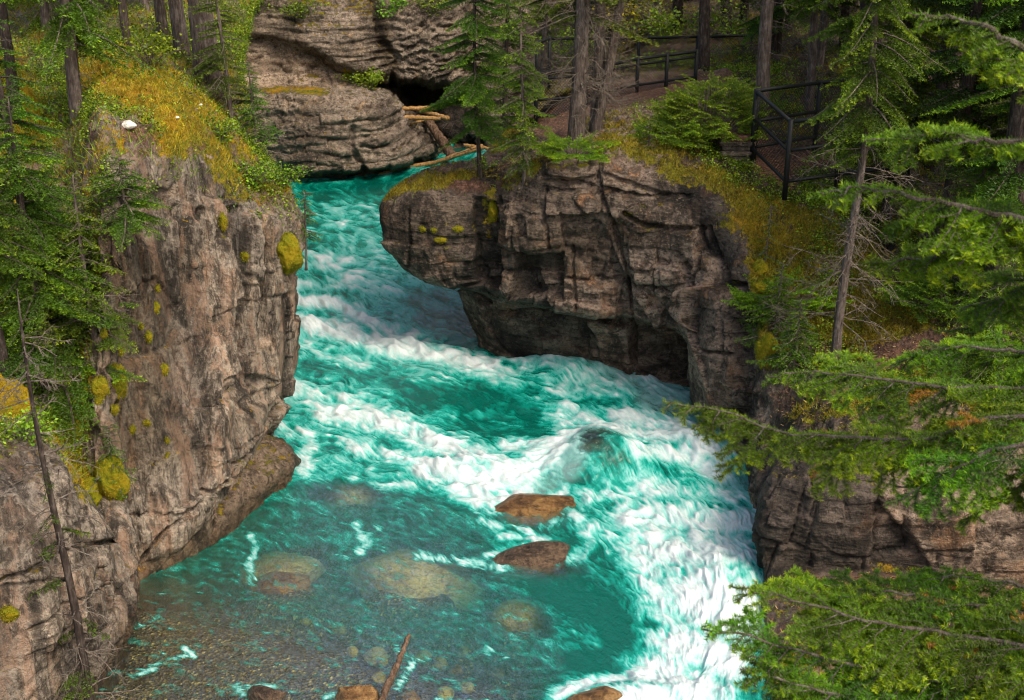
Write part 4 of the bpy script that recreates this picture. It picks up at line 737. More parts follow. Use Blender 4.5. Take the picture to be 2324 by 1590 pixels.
def leaf_cloud(bag, C, rs, n, size, tint=(0, 1), shape='leaf', mat=0):
    """n small folded leaves at points C (n,3)"""
    d = rs.randn(n, 3); d[:, 2] = np.abs(d[:, 2]) * .5; d /= np.linalg.norm(d, axis=1, keepdims=True); s_ = np.cross(d, rs.randn(n, 3)); s_ /= np.linalg.norm(s_, axis=1, keepdims=True); L = size * rs.uniform(.6, 1.2, n)[:, None]
    V = np.stack([C, C + d * L * .5 + s_ * L * .30, C + d * L, C + d * L * .5 - s_ * L * .30], 1).reshape(-1, 3)
    ti = np.repeat(rs.uniform(tint[0], tint[1], n), 4); bag.add(V, np.arange(4 * n).reshape(-1, 4), None, tint=ti, mat=mat)
def shrub(name, label, loc, rx, ry, h, seed, mat='leaf', n=900, size=.06, cat='shrub', group=None, kind='leaf', stems=14, tint=(.1, 1)):
    rs = np.random.RandomState(seed); root = empty(name, loc, label, cat, group); b = Bag(); st = Bag()
    if kind == 'leaf':
        for k in range(stems):
            a = rs.uniform(0, 2 * math.pi); r = math.sqrt(rs.rand()); e = np.array([rx * r * math.cos(a), ry * r * math.sin(a), h * rs.uniform(.45, 1) * (1 - .45 * r * r)]); m = e * [.4, .4, .62] + rs.randn(3) * .04 * h
            path = np.array([[0, 0, -.05], m * .5, m, (m + e) / 2 + rs.randn(3) * .03 * h, e]); st.tube(path, np.linspace(.010, .003, 5), 4)
            q = n // stems; t = rs.beta(2.2, 1.0, q)[:, None]; base = np.where(t < .5, m * t * 2, m + (e - m) * (t - .5) * 2)
            leaf_cloud(b, base + rs.randn(q, 3) * np.array([.13 * rx, .13 * ry, .09 * h]), rs, q, size, tint)
    else:                                   # low conifer shrub: many short up-turned sprays
        for k in range(stems):
            a = rs.uniform(0, 2 * math.pi); r = math.sqrt(rs.rand()) * .92; p = np.array([rx * r * math.cos(a), ry * r * math.sin(a), max(.02, h * (1 - r * r) * rs.uniform(.45, 1.0))])
            lk = (.35, .7)[int(rs.rand() < .4)]; ax, V, T, ti = template((lk, rs.randint(3), False, True), lk, int(lk * 100) + 7, droop=.1, ds=.013, nl=.036, nw=.012, step=.05)
            R = rotz(a + rs.uniform(-.9, .9)) @ roty(rs.uniform(-.85, -.05)); sc = size * rs.uniform(.7, 1.2) / .35
            b.add((V * sc) @ R.T + p, None, T, tint=np.clip(ti * rs.uniform(.7, 1.3) + .1, 0, 1))
            st.tube(np.array([[0, 0, -.05], p * [.6, .6, .4], p]), [.012, .009, .005], 4)
    b.build('foliage', M[mat], root); st.build('stems', M['twig'], root)
    return root
# ------------------------------------------------------------------ rocks
def rock_mesh(name, rx, ry, rz, seed, mat, parent=None, loc=None, nu=72, nv=44, ang=.35, rough=.10, flat_top=None, moss=0.0, wet=0.0, rot=0.0, tilt=(0, 0)):
    rs = np.random.RandomState(seed); th = np.linspace(0, 2 * math.pi, nu + 1)[:-1]; ph = np.linspace(0.02, math.pi - .02, nv)
    X = np.stack([np.outer(np.sin(ph), np.cos(th)), np.outer(np.sin(ph), np.sin(th)), np.outer(np.cos(ph), np.ones(nu))], -1); r = np.ones(X.shape[:2])
    for k in range(16):                      # planar chips
        n = rs.randn(3); n /= np.linalg.norm(n); c = rs.uniform(1 - ang, .96); dt = X @ n; r = np.minimum(r, np.where(dt > .05, c / np.maximum(dt, .05), 9))
    q = X * r[..., None]; q = q * (1 + rough * fbm(q * 1.6 + seed, 4, seed) + .35 * rough * fbm(q * 6 + seed, 3, seed + 3))[..., None]
    q = q * np.array([rx, ry, rz]); q = q @ (rotz(rot) @ roty(tilt[0])).T
    idx = np.arange(nu * nv).reshape(nv, nu); nx = np.roll(idx, -1, 1); F = np.stack([idx[:-1], nx[:-1], nx[1:], idx[1:]], -1).reshape(-1, 4)
    V = np.concatenate([q.reshape(-1, 3), q[0].mean(0)[None], q[-1].mean(0)[None]]); c0 = nu * nv
    caps = np.concatenate([np.stack([np.roll(idx[0], -1), idx[0], np.full(nu, c0)], -1), np.stack([idx[-1], np.roll(idx[-1], -1), np.full(nu, c0 + 1)], -1)])
    nz = V[:, 2] / rz; o = mesh_np(name, V, [F[:, ::-1], caps], mat, {'moss': moss * sstep(.1, .8, nz) + moss * .2, 'soil': 0 * nz, 'wet': np.full(len(V), wet)}, None, True, parent, loc)
    return o
M['rock_brown'] = rock_mat('wet_brown_rock', (0.07, 0.032, 0.012), (0.21, 0.10, 0.036), (0.36, 0.20, 0.08), (0.42, 0.21, 0.06), (1.5, 5, 5), .6, mossy=False, speck=.3, spec=.5, rough=.45)
M['rock_tan'] = rock_mat('submerged_tan_rock', (0.20, 0.155, 0.08), (0.40, 0.33, 0.18), (0.55, 0.47, 0.27), (0.48, 0.39, 0.16), (1.5, 5, 5), .5, mossy=False, speck=.3)
M['rock_yellow'] = rock_mat('submerged_yellow_stone', (0.25, 0.18, 0.04), (0.42, 0.32, 0.07), (0.55, 0.42, 0.12), (0.5, 0.28, 0.05), (2, 4, 4), .4, mossy=False, speck=.2)
M['rock_dkbrown'] = rock_mat('wet_dark_rock', (0.03, 0.018, 0.012), (0.085, 0.05, 0.032), (0.16, 0.10, 0.065), (0.19, 0.11, 0.06), (1.5, 5, 5), .6, mossy=False, speck=.5, spec=.5, rough=.4)
def boulder(u, v, wpx, rz, sink, seed, mat, label, depth_ratio=.6, name='boulder', cat='boulder', group=None, **kw):
    z0 = sink; p = PZ(u, v, z0); R = p[1] * CP + (CAM_H - z0) * SP; rx = wpx * R / F_PX / 2
    o = rock_mesh(name, rx, rx * depth_ratio, rz, seed, M[mat], loc=tuple(p), **kw); return tag(o, label, cat, group)
boulder(1184, 1165, 255, .30, -.12, 3, 'rock_brown', 'wet orange-brown boulder breaking the white water in mid-river', .48, ang=.26, wet=.35, rot=.15, tilt=(-.14, 0))
boulder(1202, 1275, 215, .27, -.09, 8, 'rock_dkbrown', 'dark brown boulder with a pitted back just below the orange-brown one', .48, ang=.2, rot=.25, tilt=(-.12, 0))
boulder(1345, 1062, 210, .60, -.24, 12, 'rock_dkbrown', 'grey boulder with white water sliding over it beside the river rapids', .75, ang=.25, wet=.4, rot=.4)
boulder(940, 1328, 330, .50, -.50, 15, 'rock_tan', 'large pale tan boulder lying under clear water', .72, ang=.3, rot=-.25)
boulder(645, 1305, 200, .40, -.40, 17, 'rock_tan', 'olive boulder under rippling water nearest the brown ledge rock', .6, rot=.1)
boulder(640, 1338, 160, .36, -.36, 19, 'rock_brown', 'brown boulder under water just in front of the olive one', .5)
boulder(1180, 1415, 140, .40, -.46, 23, 'rock_yellow', 'yellow-olive boulder under green water below the dark brown boulder', .7)
boulder(808, 1590, 110, .26, -.04, 29, 'rock_brown', 'orange boulder at the foot of the stick, cut by the lower edge of the photo', .7, ang=.3)
boulder(600, 1592, 110, .28, -.08, 31, 'rock_dkbrown', 'flat dark brown rock awash in the shallows at the lower edge', .6)
boulder(1340, 1604, 190, .30, -.05, 37, 'rock_brown', 'reddish-brown rock tip in the white foam at the lower edge', .5)
boulder(800, 1125, 150, .4, -.42, 39, 'rock_tan', 'olive boulder under green water beyond the tip of the ledge rock', .6)
boulder(850, 1490, 60, .16, -.30, 41, 'rock_tan', 'small tan stone under the shallow water left of the stick tip', .7, name='stone', cat='stone')
rs = np.random.RandomState(77)
spots = [(960, 1490, 46), (905, 1395, 60), (1000, 1505, 34), (1035, 1520, 40), (860, 1540, 40), (770, 1430, 40), (1010, 1575, 44), (930, 1585, 50), (870, 1500, 30), (1060, 1560, 36), (740, 1360, 44), (1080, 1440, 46), (980, 1440, 36), (880, 1380, 40), (690, 1410, 36), (1130, 1530, 40), (800, 1480, 30), (1050, 1480, 30)]
for i, (u, v, w) in enumerate(spots):
    bz = bed_z(u, v); boulder(u, v, w, .10, bz + .03, 100 + i, ('rock_yellow', 'rock_tan', 'rock_yellow', 'rock_brown')[i % 4], 'rounded stone on the shallow river bed among yellow and brown pebbles', .75, name='stone', cat='stone', group='stones on the shallow river bed', nu=28, nv=18)
# ledge rock leaning on the wall foot
def solid_loft(name, A, ucounts, vcounts, mat, seed, amp=.08, attrs=(0.0, 0.0), label=None, cat=None):
    G, uq, vq = loft(A, ucounts, vcounts); N = normals(G); c = G.reshape(-1, 3).mean(0)
    if ((G - c) * N).sum(-1).mean() < 0: N = -N
    G = G + N * (amp * fbm(G * 1.4, 4, seed) + .5 * amp * fbm(G * 4, 5, seed + 3, .6) + .7 * amp * np.abs(perlin(G * 2.2, seed + 9)))[..., None]
    nv, nu = G.shape[:2]; o = mesh_np(name, G.reshape(-1, 3), [grid_faces(nv, nu)], mat, {'moss': np.full(nv * nu, attrs[0]) + .25 * sstep(.55, .9, np.abs(normals(G)[..., 2])).ravel(), 'soil': np.zeros(nv * nu), 'wet': (1 - sstep(.05, .55, G[..., 2])).ravel() * .9})
    return tag(o, label, cat)
def ring(top_u, top_v, D, front_u, front_v, back, lo):
    t = P(top_u, top_v, D); f = PZ(front_u, front_v, 0.0); return [f + W(0, .5, -.9), f + W(0, .05, -.5), f, f * .55 + t * .45 + W(.14, -.16, .06), t + W(.10, -.12, -.05), t + W(-.2, .25, .06), t + W(-1.0, .8, -.2), t + W(-1.2, .9, -1.8)]
A = [ring(468, 1140, 18.9, 470, 1240, 0, 0), ring(478, 1108, 19.0, 492, 1232, 0, 0), ring(540, 1060, 19.8, 560, 1172, 0, 0), ring(610, 1018, 20.8, 630, 1112, 0, 0), ring(650, 1015, 21.2, 660, 1090, 0, 0), [p + W(.02, .25, -.05) for p in ring(652, 1030, 21.5, 664, 1068, 0, 0)], [p + W(-.15, .9, -.3) for p in ring(640, 1030, 21.7, 650, 1060, 0, 0)]]
solid_loft('ledge_rock', A, [10, 30, 36, 24, 10, 14], [4, 8, 30, 14, 14, 14, 6], M['rock_ledge'] if 'rock_ledge' in M else rock_mat('brown_ledge_rock', (0.040, 0.026, 0.020), (0.12, 0.080, 0.058), (0.22, 0.155, 0.115), (0.22, 0.125, 0.07), (3, 3, 1.5), .4, speck=.7), 45, .17, (0.15, 0), 'blunt brown ledge rock sticking into the river from the foot of the pale cliff', 'rock')
# grey block in the cave mouth, moss-topped stepped rock by the fence
p = P(1045, 275, 49.5); tag(rock_mesh('boulder', 1.15, .9, 1.25, 51, M['rock_right'], loc=tuple(p), ang=.4, rough=.14, nu=96, nv=60), 'big grey boulder wedged in the mouth of the dark cave', 'boulder')
def stepped(u0, v0, u1, v1, D, label):
    c = P((u0 + u1) / 2, v1, D); R = D * CP + (CAM_H - c[2]) * SP; w = (u1 - u0) * R / F_PX / 2; h = (v1 - v0) * R / F_PX * 1.03
    nb = 60; nvv = 70; th = np.linspace(0, 2 * math.pi, nb + 1)[:-1]; hh = np.linspace(0, 1, nvv)
    cs, sn = np.cos(th), np.sin(th); k = np.maximum(np.abs(cs), np.abs(sn)) ** .8; bx = np.stack([cs / k, sn / k], -1)
    lay = np.array([.08, 0, .10, .02, .14, .0, .06])[np.minimum((hh * 7).astype(int), 6)]; cr = np.abs((hh * 7) % 1 - .5) * 2; off = 1 - lay - .10 * (cr > .86)
    V = np.stack([bx[None, :, 0] * w * off[:, None], bx[None, :, 1] * w * .9 * off[:, None], np.repeat(hh[:, None] * h - .35, nb, 1)], -1); V += (.07 * fbm(V * 2.5, 4, 61) + .03 * fbm(V * 8, 3, 63))[..., None] * np.concatenate([np.repeat(bx[None], nvv, 0), np.zeros((nvv, nb, 1))], -1)
    idx = np.arange(nb * nvv).reshape(nvv, nb); nx = np.roll(idx, -1, 1); F = np.stack([idx[:-1], nx[:-1], nx[1:], idx[1:]], -1).reshape(-1, 4)
    V = np.concatenate([V.reshape(-1, 3), [[0, 0, h - .33]]]); cap = np.stack([idx[-1], nx[-1], np.full(nb, nb * nvv)], -1)
    o = mesh_np('layered_rock', V, [F, cap], M['rock_back'], {'moss': np.zeros(len(V)), 'soil': (V[:, 2] > h - .45) * 1.0, 'wet': np.zeros(len(V))}, None, True, None, tuple(c)); return tag(o, label, 'rock')
stepped(1626, 268, 1712, 345, 26.3, 'layered pale rock block with brown needle litter on top beside the fence corner')
# pale stones in the mossy bank
for (u, v, w, lab, sd) in ((290, 285, 36, 'large smooth white stone set in the orange moss bank', 1), (237, 246, 14, 'small white stone half buried in yellow moss beside the spruce', 2), (400, 268, 10, 'white pebble-sized stone low on the orange moss slope', 3), (455, 240, 9, 'tiny pale stone below the thick grey trunk', 4)):
    h = hit_px(u, v, 'cliff')
    if h: tag(rock_mesh('white_stone', w * h[2] / F_PX * .5, w * h[2] / F_PX * .4, w * h[2] / F_PX * .28, 60 + sd, M['white_stone'], loc=tuple(h[0] - h[1] * .02), nu=36, nv=24, ang=.2), lab, 'stone')

# ------------------------------------------------------------------ logs
def log(path, r0, r1, label, mat, seed=0, cat='log', name='log', stubs=0):
    rs = np.random.RandomState(seed); path = np.array(path, float); n = 22; t = np.linspace(0, len(path) - 1, n); pp = pchip(path, t); L = np.linalg.norm(path[-1] - path[0]); pp[1:-1] += rs.randn(n - 2, 3) * .12 * r0
    c = pp.mean(0); root = empty(name, tuple(c), label, cat); b = Bag(); V, Q, T = tube(pp - c, np.linspace(r0, r1, n) * (1 + .06 * rs.randn(n)), 12); b.add(V, Q, T); b.build('log_body', M[mat], root, True)
    if stubs:
        for k in range(stubs):
            s_ = Bag(); i = rs.randint(2, n - 2); d = rs.randn(3); d[2] = abs(d[2]); d /= np.linalg.norm(d); s_.tube(np.array([pp[i] - c, pp[i] - c + d * r0 * 2.2]), [r0 * .22, r0 * .12], 5)
            s_.build('branch_stub', M[mat], root)
    return root
log([PZ(862, 396, .03), PZ(960, 374, .08), P(1045, 350, 45.0), P(1096, 333, 45.2)], .06, .11, 'long orange peeled log slanting out of the river beside the cave', 'log', 1, stubs=3)
log([P(966, 268, 46.8), P(1000, 315, 46.2), P(1024, 352, 45.6)], .17, .20, 'thick brown weathered log leaning down into the dark cave pool', 'log_dark', 2, stubs=2)
log([P(898, 247, 45.4), P(985, 246, 45.6)], .075, .085, 'topmost peeled log lying level across the cave mouth', 'log', 3)
log([P(910, 266, 45.0), P(1000, 270, 45.2)], .085, .075, 'lower peeled log lying level across the cave mouth', 'log', 4)
log([P(945, 250, 45.9), P(985, 260, 45.5), P(1017, 270, 45.1)], .07, .09, 'pale peeled log crossing the two level ones aslant', 'log', 5)
log([P(932, 283, 45.2), P(965, 272, 45.5)], .05, .045, 'short pale log end sticking out below the level logs', 'log', 6)
log([P(1052, 330, 45.3), P(1112, 338, 45.4)], .07, .06, 'short orange log stub above the end of the long peeled log', 'log', 7)
log([P(1385, 282, 31.0), P(1470, 262, 31.4), P(1560, 225, 32.2), P(1648, 178, 33.4)], .12, .30, 'fallen mossy tree trunk lying on the bank in front of the black fence', 'log_dark', 8, stubs=6, name='fallen_trunk', cat='fallen tree')
log([PZ(862, 1600, .05), PZ(905, 1500, .35), PZ(930, 1440, .55)], .055, .03, 'dark stick poking up out of the shallows at the lower edge', 'log_dark', 9, name='stick', cat='stick', stubs=1)

# ------------------------------------------------------------------ fences
def fence(bases, h, label, rails, gate=None, mesh_lo=.08):
    c = np.mean(bases, 0); root = empty('chain_link_fence', tuple(c), label, 'fence'); bs = [b - c for b in bases]
    def bar(name, a, b_, r):
        q = Bag(); q.tube(np.array([a, (np.array(a) + b_) / 2, b_]), [r] * 3, 10); q.build(name, M['black'], root, True)
    for b in bs: bar('post', b + W(0, 0, -.3), b + W(0, 0, h + .05), .055)
    for a, b in zip(bs[:-1], bs[1:]):
        for f in rails: bar('rail', a + W(0, 0, h * f), b + W(0, 0, h * f), .042 if f > .9 else .036)
    q = Bag()
    for a, b in zip(bs[:-1], bs[1:]):
        L = np.linalg.norm((b - a)[:2]); e = (b - a) / L; up = np.array([0, 0, 1.0]); n = np.cross(e, up); step = .085; y0, y1 = h * mesh_lo, h * .985
        for sg in (1, -1):
            for k in np.arange(-(y1 - y0), L, step):
                s0, s1 = k, k + (y1 - y0); t0, t1 = max(s0, 0), min(s1, L)
                if t1 - t0 < .03: continue
                g0, g1 = ((t0 - s0), (t1 - s0)) if sg > 0 else ((y1 - y0) - (t0 - s0), (y1 - y0) - (t1 - s0))
                A_ = a + e * t0 + up * (y0 + g0); B_ = a + e * t1 + up * (y0 + g1); dd = (B_ - A_) / np.linalg.norm(B_ - A_); w = np.cross(dd, n) * .0042; o2 = n * .004 * sg
                q.add(np.array([A_ + w + o2, A_ - w + o2, B_ - w + o2, B_ + w + o2]), np.array([[0, 1, 2, 3]]))
    q.build('wire_mesh', M['black'], root); return root
def gpt(u, D, dz=0.0):
    p = at_px(u, D); return np.array([p.x, p.y, p.z + dz])
fence([P(1707, 345, 26.0), P(1783, 421, 24.3), P(1900, 405, 24.4), P(2060, 385, 24.6)], 1.28, 'near black chain-link fence turning a corner at the cliff edge beside the layered rock', (1.0, .55, .06))
fence([P(1707, 345, 26.05) + W(.06, .1, 0), P(1850, 318, 27.6), P(1988, 300, 29.0), P(2140, 280, 30.5)], 1.28, 'black chain-link fence running back into the trees behind the cliff-edge corner', (1.0, .5, .06))
fence([P(1216, 272, 33.0), P(1330, 262, 33.4), P(1444, 236, 34.4), P(1510, 226, 34.9), P(1576, 216, 35.4)], 1.22, 'long black chain-link fence with a gate panel along the brown path behind the twin trunks', (1.0, .88, .42, .06))
fence([P(1218, 205, 37.4), P(1246, 192, 39.0), P(1446, 190, 39.4), P(1578, 186, 39.8), P(1700, 182, 40.2)], 1.40, 'highest and farthest black chain-link fence with a long level top rail', (1.0, .3))
# ------------------------------------------------------------------ trees standing on the banks
def tree_at(u, D, label, name='spruce_tree', cat='spruce', dz=-.1, **kw):
    p = at_px(u, D); return conifer(name, label, cat, (p.x, p.y, p.z + dz), **kw)
def tree_px(u, v, label, name='spruce_tree', cat='spruce', dz=-.1, which='cliff', **kw):
    h = hit_px(u, v, which); p = h[0]; return conifer(name, label, cat, (p.x, p.y, p.z + dz), **kw)
# left bank
tree_at(467, 26.0, 'thickest bare grey trunk on the far edge of the orange moss bank', H=17, crown=8.5, spread=2.2, nbr=60, seed=1, r0=.26, dead=10, dead_to=7, bark='bark')
tree_at(412, 27.0, 'grey trunk close behind the thickest one on the moss bank', H=15, crown=7.5, spread=1.9, nbr=50, seed=2, r0=.155, dead=22, dead_to=6)
tree_at(371, 28.0, 'slim brown trunk between two grey trunks on the moss bank', H=13, crown=6.5, spread=1.6, nbr=45, seed=3, r0=.115, dead=18, dead_to=5, bark='bark_dark')
tree_at(293, 26.0, 'slim straight trunk rising from the crest of the orange moss', H=12, crown=6, spread=1.5, nbr=45, seed=4, r0=.085, dead=10, dead_to=4.5, bark='bark_dark')
tree_at(182, 22.5, 'bright green spruce with a pale trunk and a hanging crown left of the orange moss', H=11, crown=1.35, spread=1.5, nbr=120, seed=5, r0=.12, dead=10, droop=.6, shape=.5)
tree_at(40, 23.0, 'slender leaning trunk by the left edge of the photo', H=12, crown=4.6, spread=1.3, nbr=40, seed=6, r0=.10, dead=8, lean=(-.03, 0), bark='bark_dark')
tree_at(62, 18.6, 'dark spruce with a crooked trunk in front of the yellow moss slope', H=6.4, crown=.9, spread=1.35, nbr=80, seed=7, r0=.10, mat='spruce', bark='bark_dark', dead=10, bend=(.22, 0), fine=True)
tree_at(120, 17.7, 'bushy spruce with low boughs hanging over the pale cliff', H=4.6, crown=.3, spread=1.75, nbr=76, seed=8, r0=.09, dead=14, fine=True, bark='bark_dark', shape=.6)
tree_at(20, 17.0, 'dense spruce filling the left edge below the crooked trunk', H=4.6, crown=2.0, spread=1.1, nbr=70, seed=9, r0=.08, dead=8, fine=True, bark='bark_dark')
tree_px(215, 760, 'spruce rooted in the cleft with flat boughs against the cliff face', H=2.6, crown=.1, spread=1.0, nbr=60, seed=10, r0=.05, fine=True, dead=10)
tree_px(120, 930, 'shaded little spruce on top of the nearest rock block', H=2.2, crown=.2, spread=.8, nbr=46, seed=11, r0=.045, fine=True, dead=14, bark='bark_dark')
tree_px(278, 500, 'little spruce spreading bright flat boughs from the upper edge of the pale cliff', H=1.05, crown=.05, spread=1.0, nbr=30, seed=45, r0=.03, fine=True, dead=0, shape=.6)
tree_px(262, 1092, 'bright green seedling spruce beside the round moss cushion', H=1.05, crown=.05, spread=.42, nbr=34, seed=12, r0=.016, fine=True, dead=0)
tree_px(690, 545, 'tiny spruce growing out of the cliff corner above the big moss cushion', H=1.0, crown=.1, spread=.42, nbr=24, seed=13, r0=.016, fine=True, dead=0)
tree_at(520, 25.2, 'young spruce with drooping boughs right of the thickest trunk', H=4.0, crown=.5, spread=1.1, nbr=46, seed=14, r0=.05, fine=True, mat='spruce_olive')
tree_at(585, 25.0, 'little spruce on the rim in front of the far grey bluff', H=2.1, crown=.2, spread=.8, nbr=36, seed=15, r0=.03, fine=True)
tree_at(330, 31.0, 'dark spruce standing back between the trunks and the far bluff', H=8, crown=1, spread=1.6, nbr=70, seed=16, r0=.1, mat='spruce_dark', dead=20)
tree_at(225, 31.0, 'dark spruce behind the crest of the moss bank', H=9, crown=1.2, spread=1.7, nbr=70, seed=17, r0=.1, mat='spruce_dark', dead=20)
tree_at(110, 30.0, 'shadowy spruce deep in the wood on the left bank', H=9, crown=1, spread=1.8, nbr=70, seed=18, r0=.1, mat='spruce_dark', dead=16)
# scraggy half-dead trunk at the lower left
conifer('dead_spruce', 'scraggy thin spruce with bare twigs and a few green tufts before the near rock', 'spruce', (-5.6, 13.3, -.3), H=6.6, crown=.2, spread=.7, nbr=16, seed=19, r0=.062, dead=70, dead_to=6.0, dead_len=.75, bark='bark_dark', fine=True, mat='spruce_olive', droop=.6)
# right bank: nose and path
tree_px(1185, 428, 'slim young spruce in front on the mossy rock nose', H=4.8, crown=.7, spread=1.2, low_thin=.55, nbr=66, seed=20, r0=.045, fine=True, dead=4)
tree_px(1085, 392, 'tall slim spruce beside the river end of the orange log', H=7.6, crown=1.0, spread=1.5, nbr=84, seed=21, r0=.045, fine=True, bark='bark_dark', dead=8)
tree_at(1150, 35.5, 'thin dark spruce between the slim spruces and the cave', H=9, crown=1.5, spread=1.3, nbr=64, seed=22, r0=.08, mat='spruce', bark='bark_dark', dead=10)
tree_at(1235, 40.0, 'spruce with pale bare twigs at the end of the far fence', H=9, crown=2.2, spread=1.5, nbr=60, seed=23, r0=.09, mat='spruce_olive', dead=26)
tree_px(1311, 322, 'grey trunk with a skirt of dead grey twigs by the brown path', H=13, crown=2.7, spread=1.7, nbr=80, seed=24, r0=.17, dead=60, dead_to=3.3, dead_len=1.5, mat='spruce_olive')
tree_px(1352, 296, 'upright one of the twin trunks beside the path', H=12, crown=2.9, spread=1.5, nbr=60, seed=25, r0=.14, dead=30, dead_to=3.2, dead_len=1.2, mat='spruce_olive')
tree_px(1345, 302, 'leaning one of the twin trunks beside the path', H=11, crown=3.4, spread=1.4, nbr=50, seed=26, r0=.11, dead=34, dead_to=3.6, dead_len=1.2, lean=(.16, .06), bend=(.12, 0), mat='spruce_olive')
tree_at(1592, 36.8, 'brown trunk standing at the right end of the long path fence', H=14, crown=3.2, spread=1.8, nbr=60, seed=27, r0=.17, dead=14, mat='spruce_olive', bark='bark_dark')
tree_at(1728, 29.6, 'straight grey trunk behind the fence corner', H=14, crown=3.6, spread=1.9, nbr=64, seed=28, r0=.165, dead=14, mat='spruce', bark='bark')
tree_px(1901, 826, 'slender grey trunk with bright drooping boughs rising from the moss slope', H=10.5, crown=3.9, spread=1.35, nbr=86, seed=29, r0=.085, dead=46, dead_to=4.2, dead_len=1.3, droop=.6, fine=True, shape=.4)
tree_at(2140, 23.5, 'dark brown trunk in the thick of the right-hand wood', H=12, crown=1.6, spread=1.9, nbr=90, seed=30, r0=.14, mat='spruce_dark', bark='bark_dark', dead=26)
tree_at(2245, 20.8, 'thick dark trunk near the right edge of the photo', H=14, crown=2.3, spread=2.2, nbr=90, seed=31, r0=.24, mat='spruce', bark='bark_dark', dead=20)
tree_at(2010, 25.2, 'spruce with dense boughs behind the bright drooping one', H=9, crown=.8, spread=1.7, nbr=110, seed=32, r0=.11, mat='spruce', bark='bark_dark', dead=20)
tree_at(1830, 30.5, 'spruce with light tips standing behind the fence that runs back', H=10, crown=2.8, spread=1.6, nbr=90, seed=33, r0=.11, mat='spruce', dead=14)
tree_at(2200, 21.6, 'low dark spruce on the moss slope between the slender trunk and the thick dark one', H=3.2, crown=.2, spread=1.4, nbr=70, seed=34, r0=.06, mat='spruce', fine=True, dead=10)
tree_at(2260, 18.9, 'young spruce low on the slope near the right edge', H=3.0, crown=.1, spread=1.4, nbr=70, seed=35, r0=.06, mat='spruce', fine=True, dead=6)
tree_at(1765, 22.0, 'small spreading spruce on the rim above the rock pillar', H=1.5, crown=.05, spread=.85, nbr=40, seed=36, r0=.03, fine=True, dead=8)
tree_at(1800, 20.7, 'bright green young spruce hanging over the rim below the pillar', H=1.5, crown=.05, spread=.9, nbr=44, seed=37, r0=.03, fine=True, dead=0)
tree_at(1735, 23.4, 'thin seedling spruce among orange moss cushions by the pillar', H=1.3, crown=.1, spread=.35, nbr=22, seed=38, r0=.014, fine=True, dead=0)
tree_px(1468, 330, 'tiny seedling spruce on the mossy cliff top', H=.75, crown=.08, spread=.28, nbr=18, seed=39, r0=.010, fine=True, dead=0)
# wood behind: copies of six of the builds above, each its own object
rs = np.random.RandomState(9)
src = [o for o in COL.objects if o.get('category') == 'spruce' and o['label'].split(',')[0] in ('dark spruce behind the crest of the moss bank', 'spruce with dense boughs behind the bright drooping one', 'spruce with light tips standing behind the fence that runs back', 'dark brown trunk in the thick of the right-hand wood', 'brown trunk standing at the right end of the long path fence')]
wood = [(1480, 44), (1540, 47), (1640, 43), (1690, 46), (1760, 38), (1800, 42), (1860, 36), (1900, 40), (1950, 34), (1990, 38), (2040, 33), (2090, 36), (2140, 30), (2190, 33), (2230, 28), (2280, 31), (2320, 26), (2350, 30), (2100, 28), (2190, 26), (2300, 23.5), (2360, 22), (1680, 52), (1580, 54), (1440, 52), (1380, 50), (1320, 52), (1270, 56), (1830, 48), (1930, 46), (2020, 44), (2120, 42), (2220, 40), (2310, 37), (1740, 58), (1880, 56), (2000, 54), (2130, 50), (2260, 47), (1500, 60), (1620, 62), (1400, 62), (1300, 64)]
for i, (u, D) in enumerate(wood):
    c = copy_tree(src[rs.randint(len(src))]); p = at_px(u + rs.uniform(-12, 12), D + rs.uniform(-.8, .8)); c.location = (p.x, p.y, p.z - .15); c.rotation_euler = (rs.uniform(-.03, .03), rs.uniform(-.03, .03), rs.uniform(0, 6.28)); c.scale = (rs.uniform(.95, 1.5),) * 3
    c['label'] = 'spruce in the dense shady wood behind the black fences'; c['group'] = 'spruces of the wood behind the fences'
lw = [(20, 33), (150, 36), (280, 38), (400, 39), (70, 40), (200, 44), (330, 45)]
for i, (u, D) in enumerate(lw):
    c = copy_tree(src[rs.randint(len(src))]); p = at_px(u, D); c.location = (p.x, p.y, p.z - .15); c.rotation_euler = (0, 0, rs.uniform(0, 6.28)); c.scale = (rs.uniform(.8, 1.1),) * 3
    c['label'] = 'spruce in the wood beyond the orange moss bank'; c['group'] = 'spruces of the wood beyond the moss bank'

# ------------------------------------------------------------------ shrubs
def sh_px(u, v, label, rx, ry, h, seed, which='cliff', **kw):
    q = hit_px(u, v, which)[0]; return shrub(kw.pop('name', 'shrub'), label, (q.x, q.y, q.z - .03), rx, ry, h, seed, **kw)
sh_px(1605, 318, 'broad light green juniper mound in front of the fallen trunk', 1.15, .9, 1.45, 1, mat='spruce', kind='c', stems=330, size=.30, name='juniper')
sh_px(1530, 318, 'lower end of juniper growth on the mossy cliff top', .75, .55, .5, 2, mat='spruce', kind='c', stems=110, size=.30, name='juniper')
sh_px(1305, 352, 'dark green low shrub at the foot of the grey path trunk', .62, .4, .35, 3, mat='fir', kind='c', stems=80, size=.28)
sh_px(840, 205, 'light green leafy bush on the ledge of the far bluff', .65, .4, .9, 4, n=700, size=.09)
sh_px(800, 190, 'olive bush on the far ledge left of the leafy one', .8, .4, .7, 5, n=500, size=.08, mat='cover')
sh_px(885, 40, 'bright green leafy sprig hanging on the far cliff above the cave', .8, .5, .9, 6, n=420, size=.12, stems=8)
sh_px(1100, 388, 'small leafy green plant at the water end of the rock nose', .35, .25, .4, 7, n=240, size=.06)
sh_px(640, 420, 'tangled green and rust bush hanging over the cliff corner', .6, .5, .45, 8, n=900, size=.06, mat='cover', stems=30)
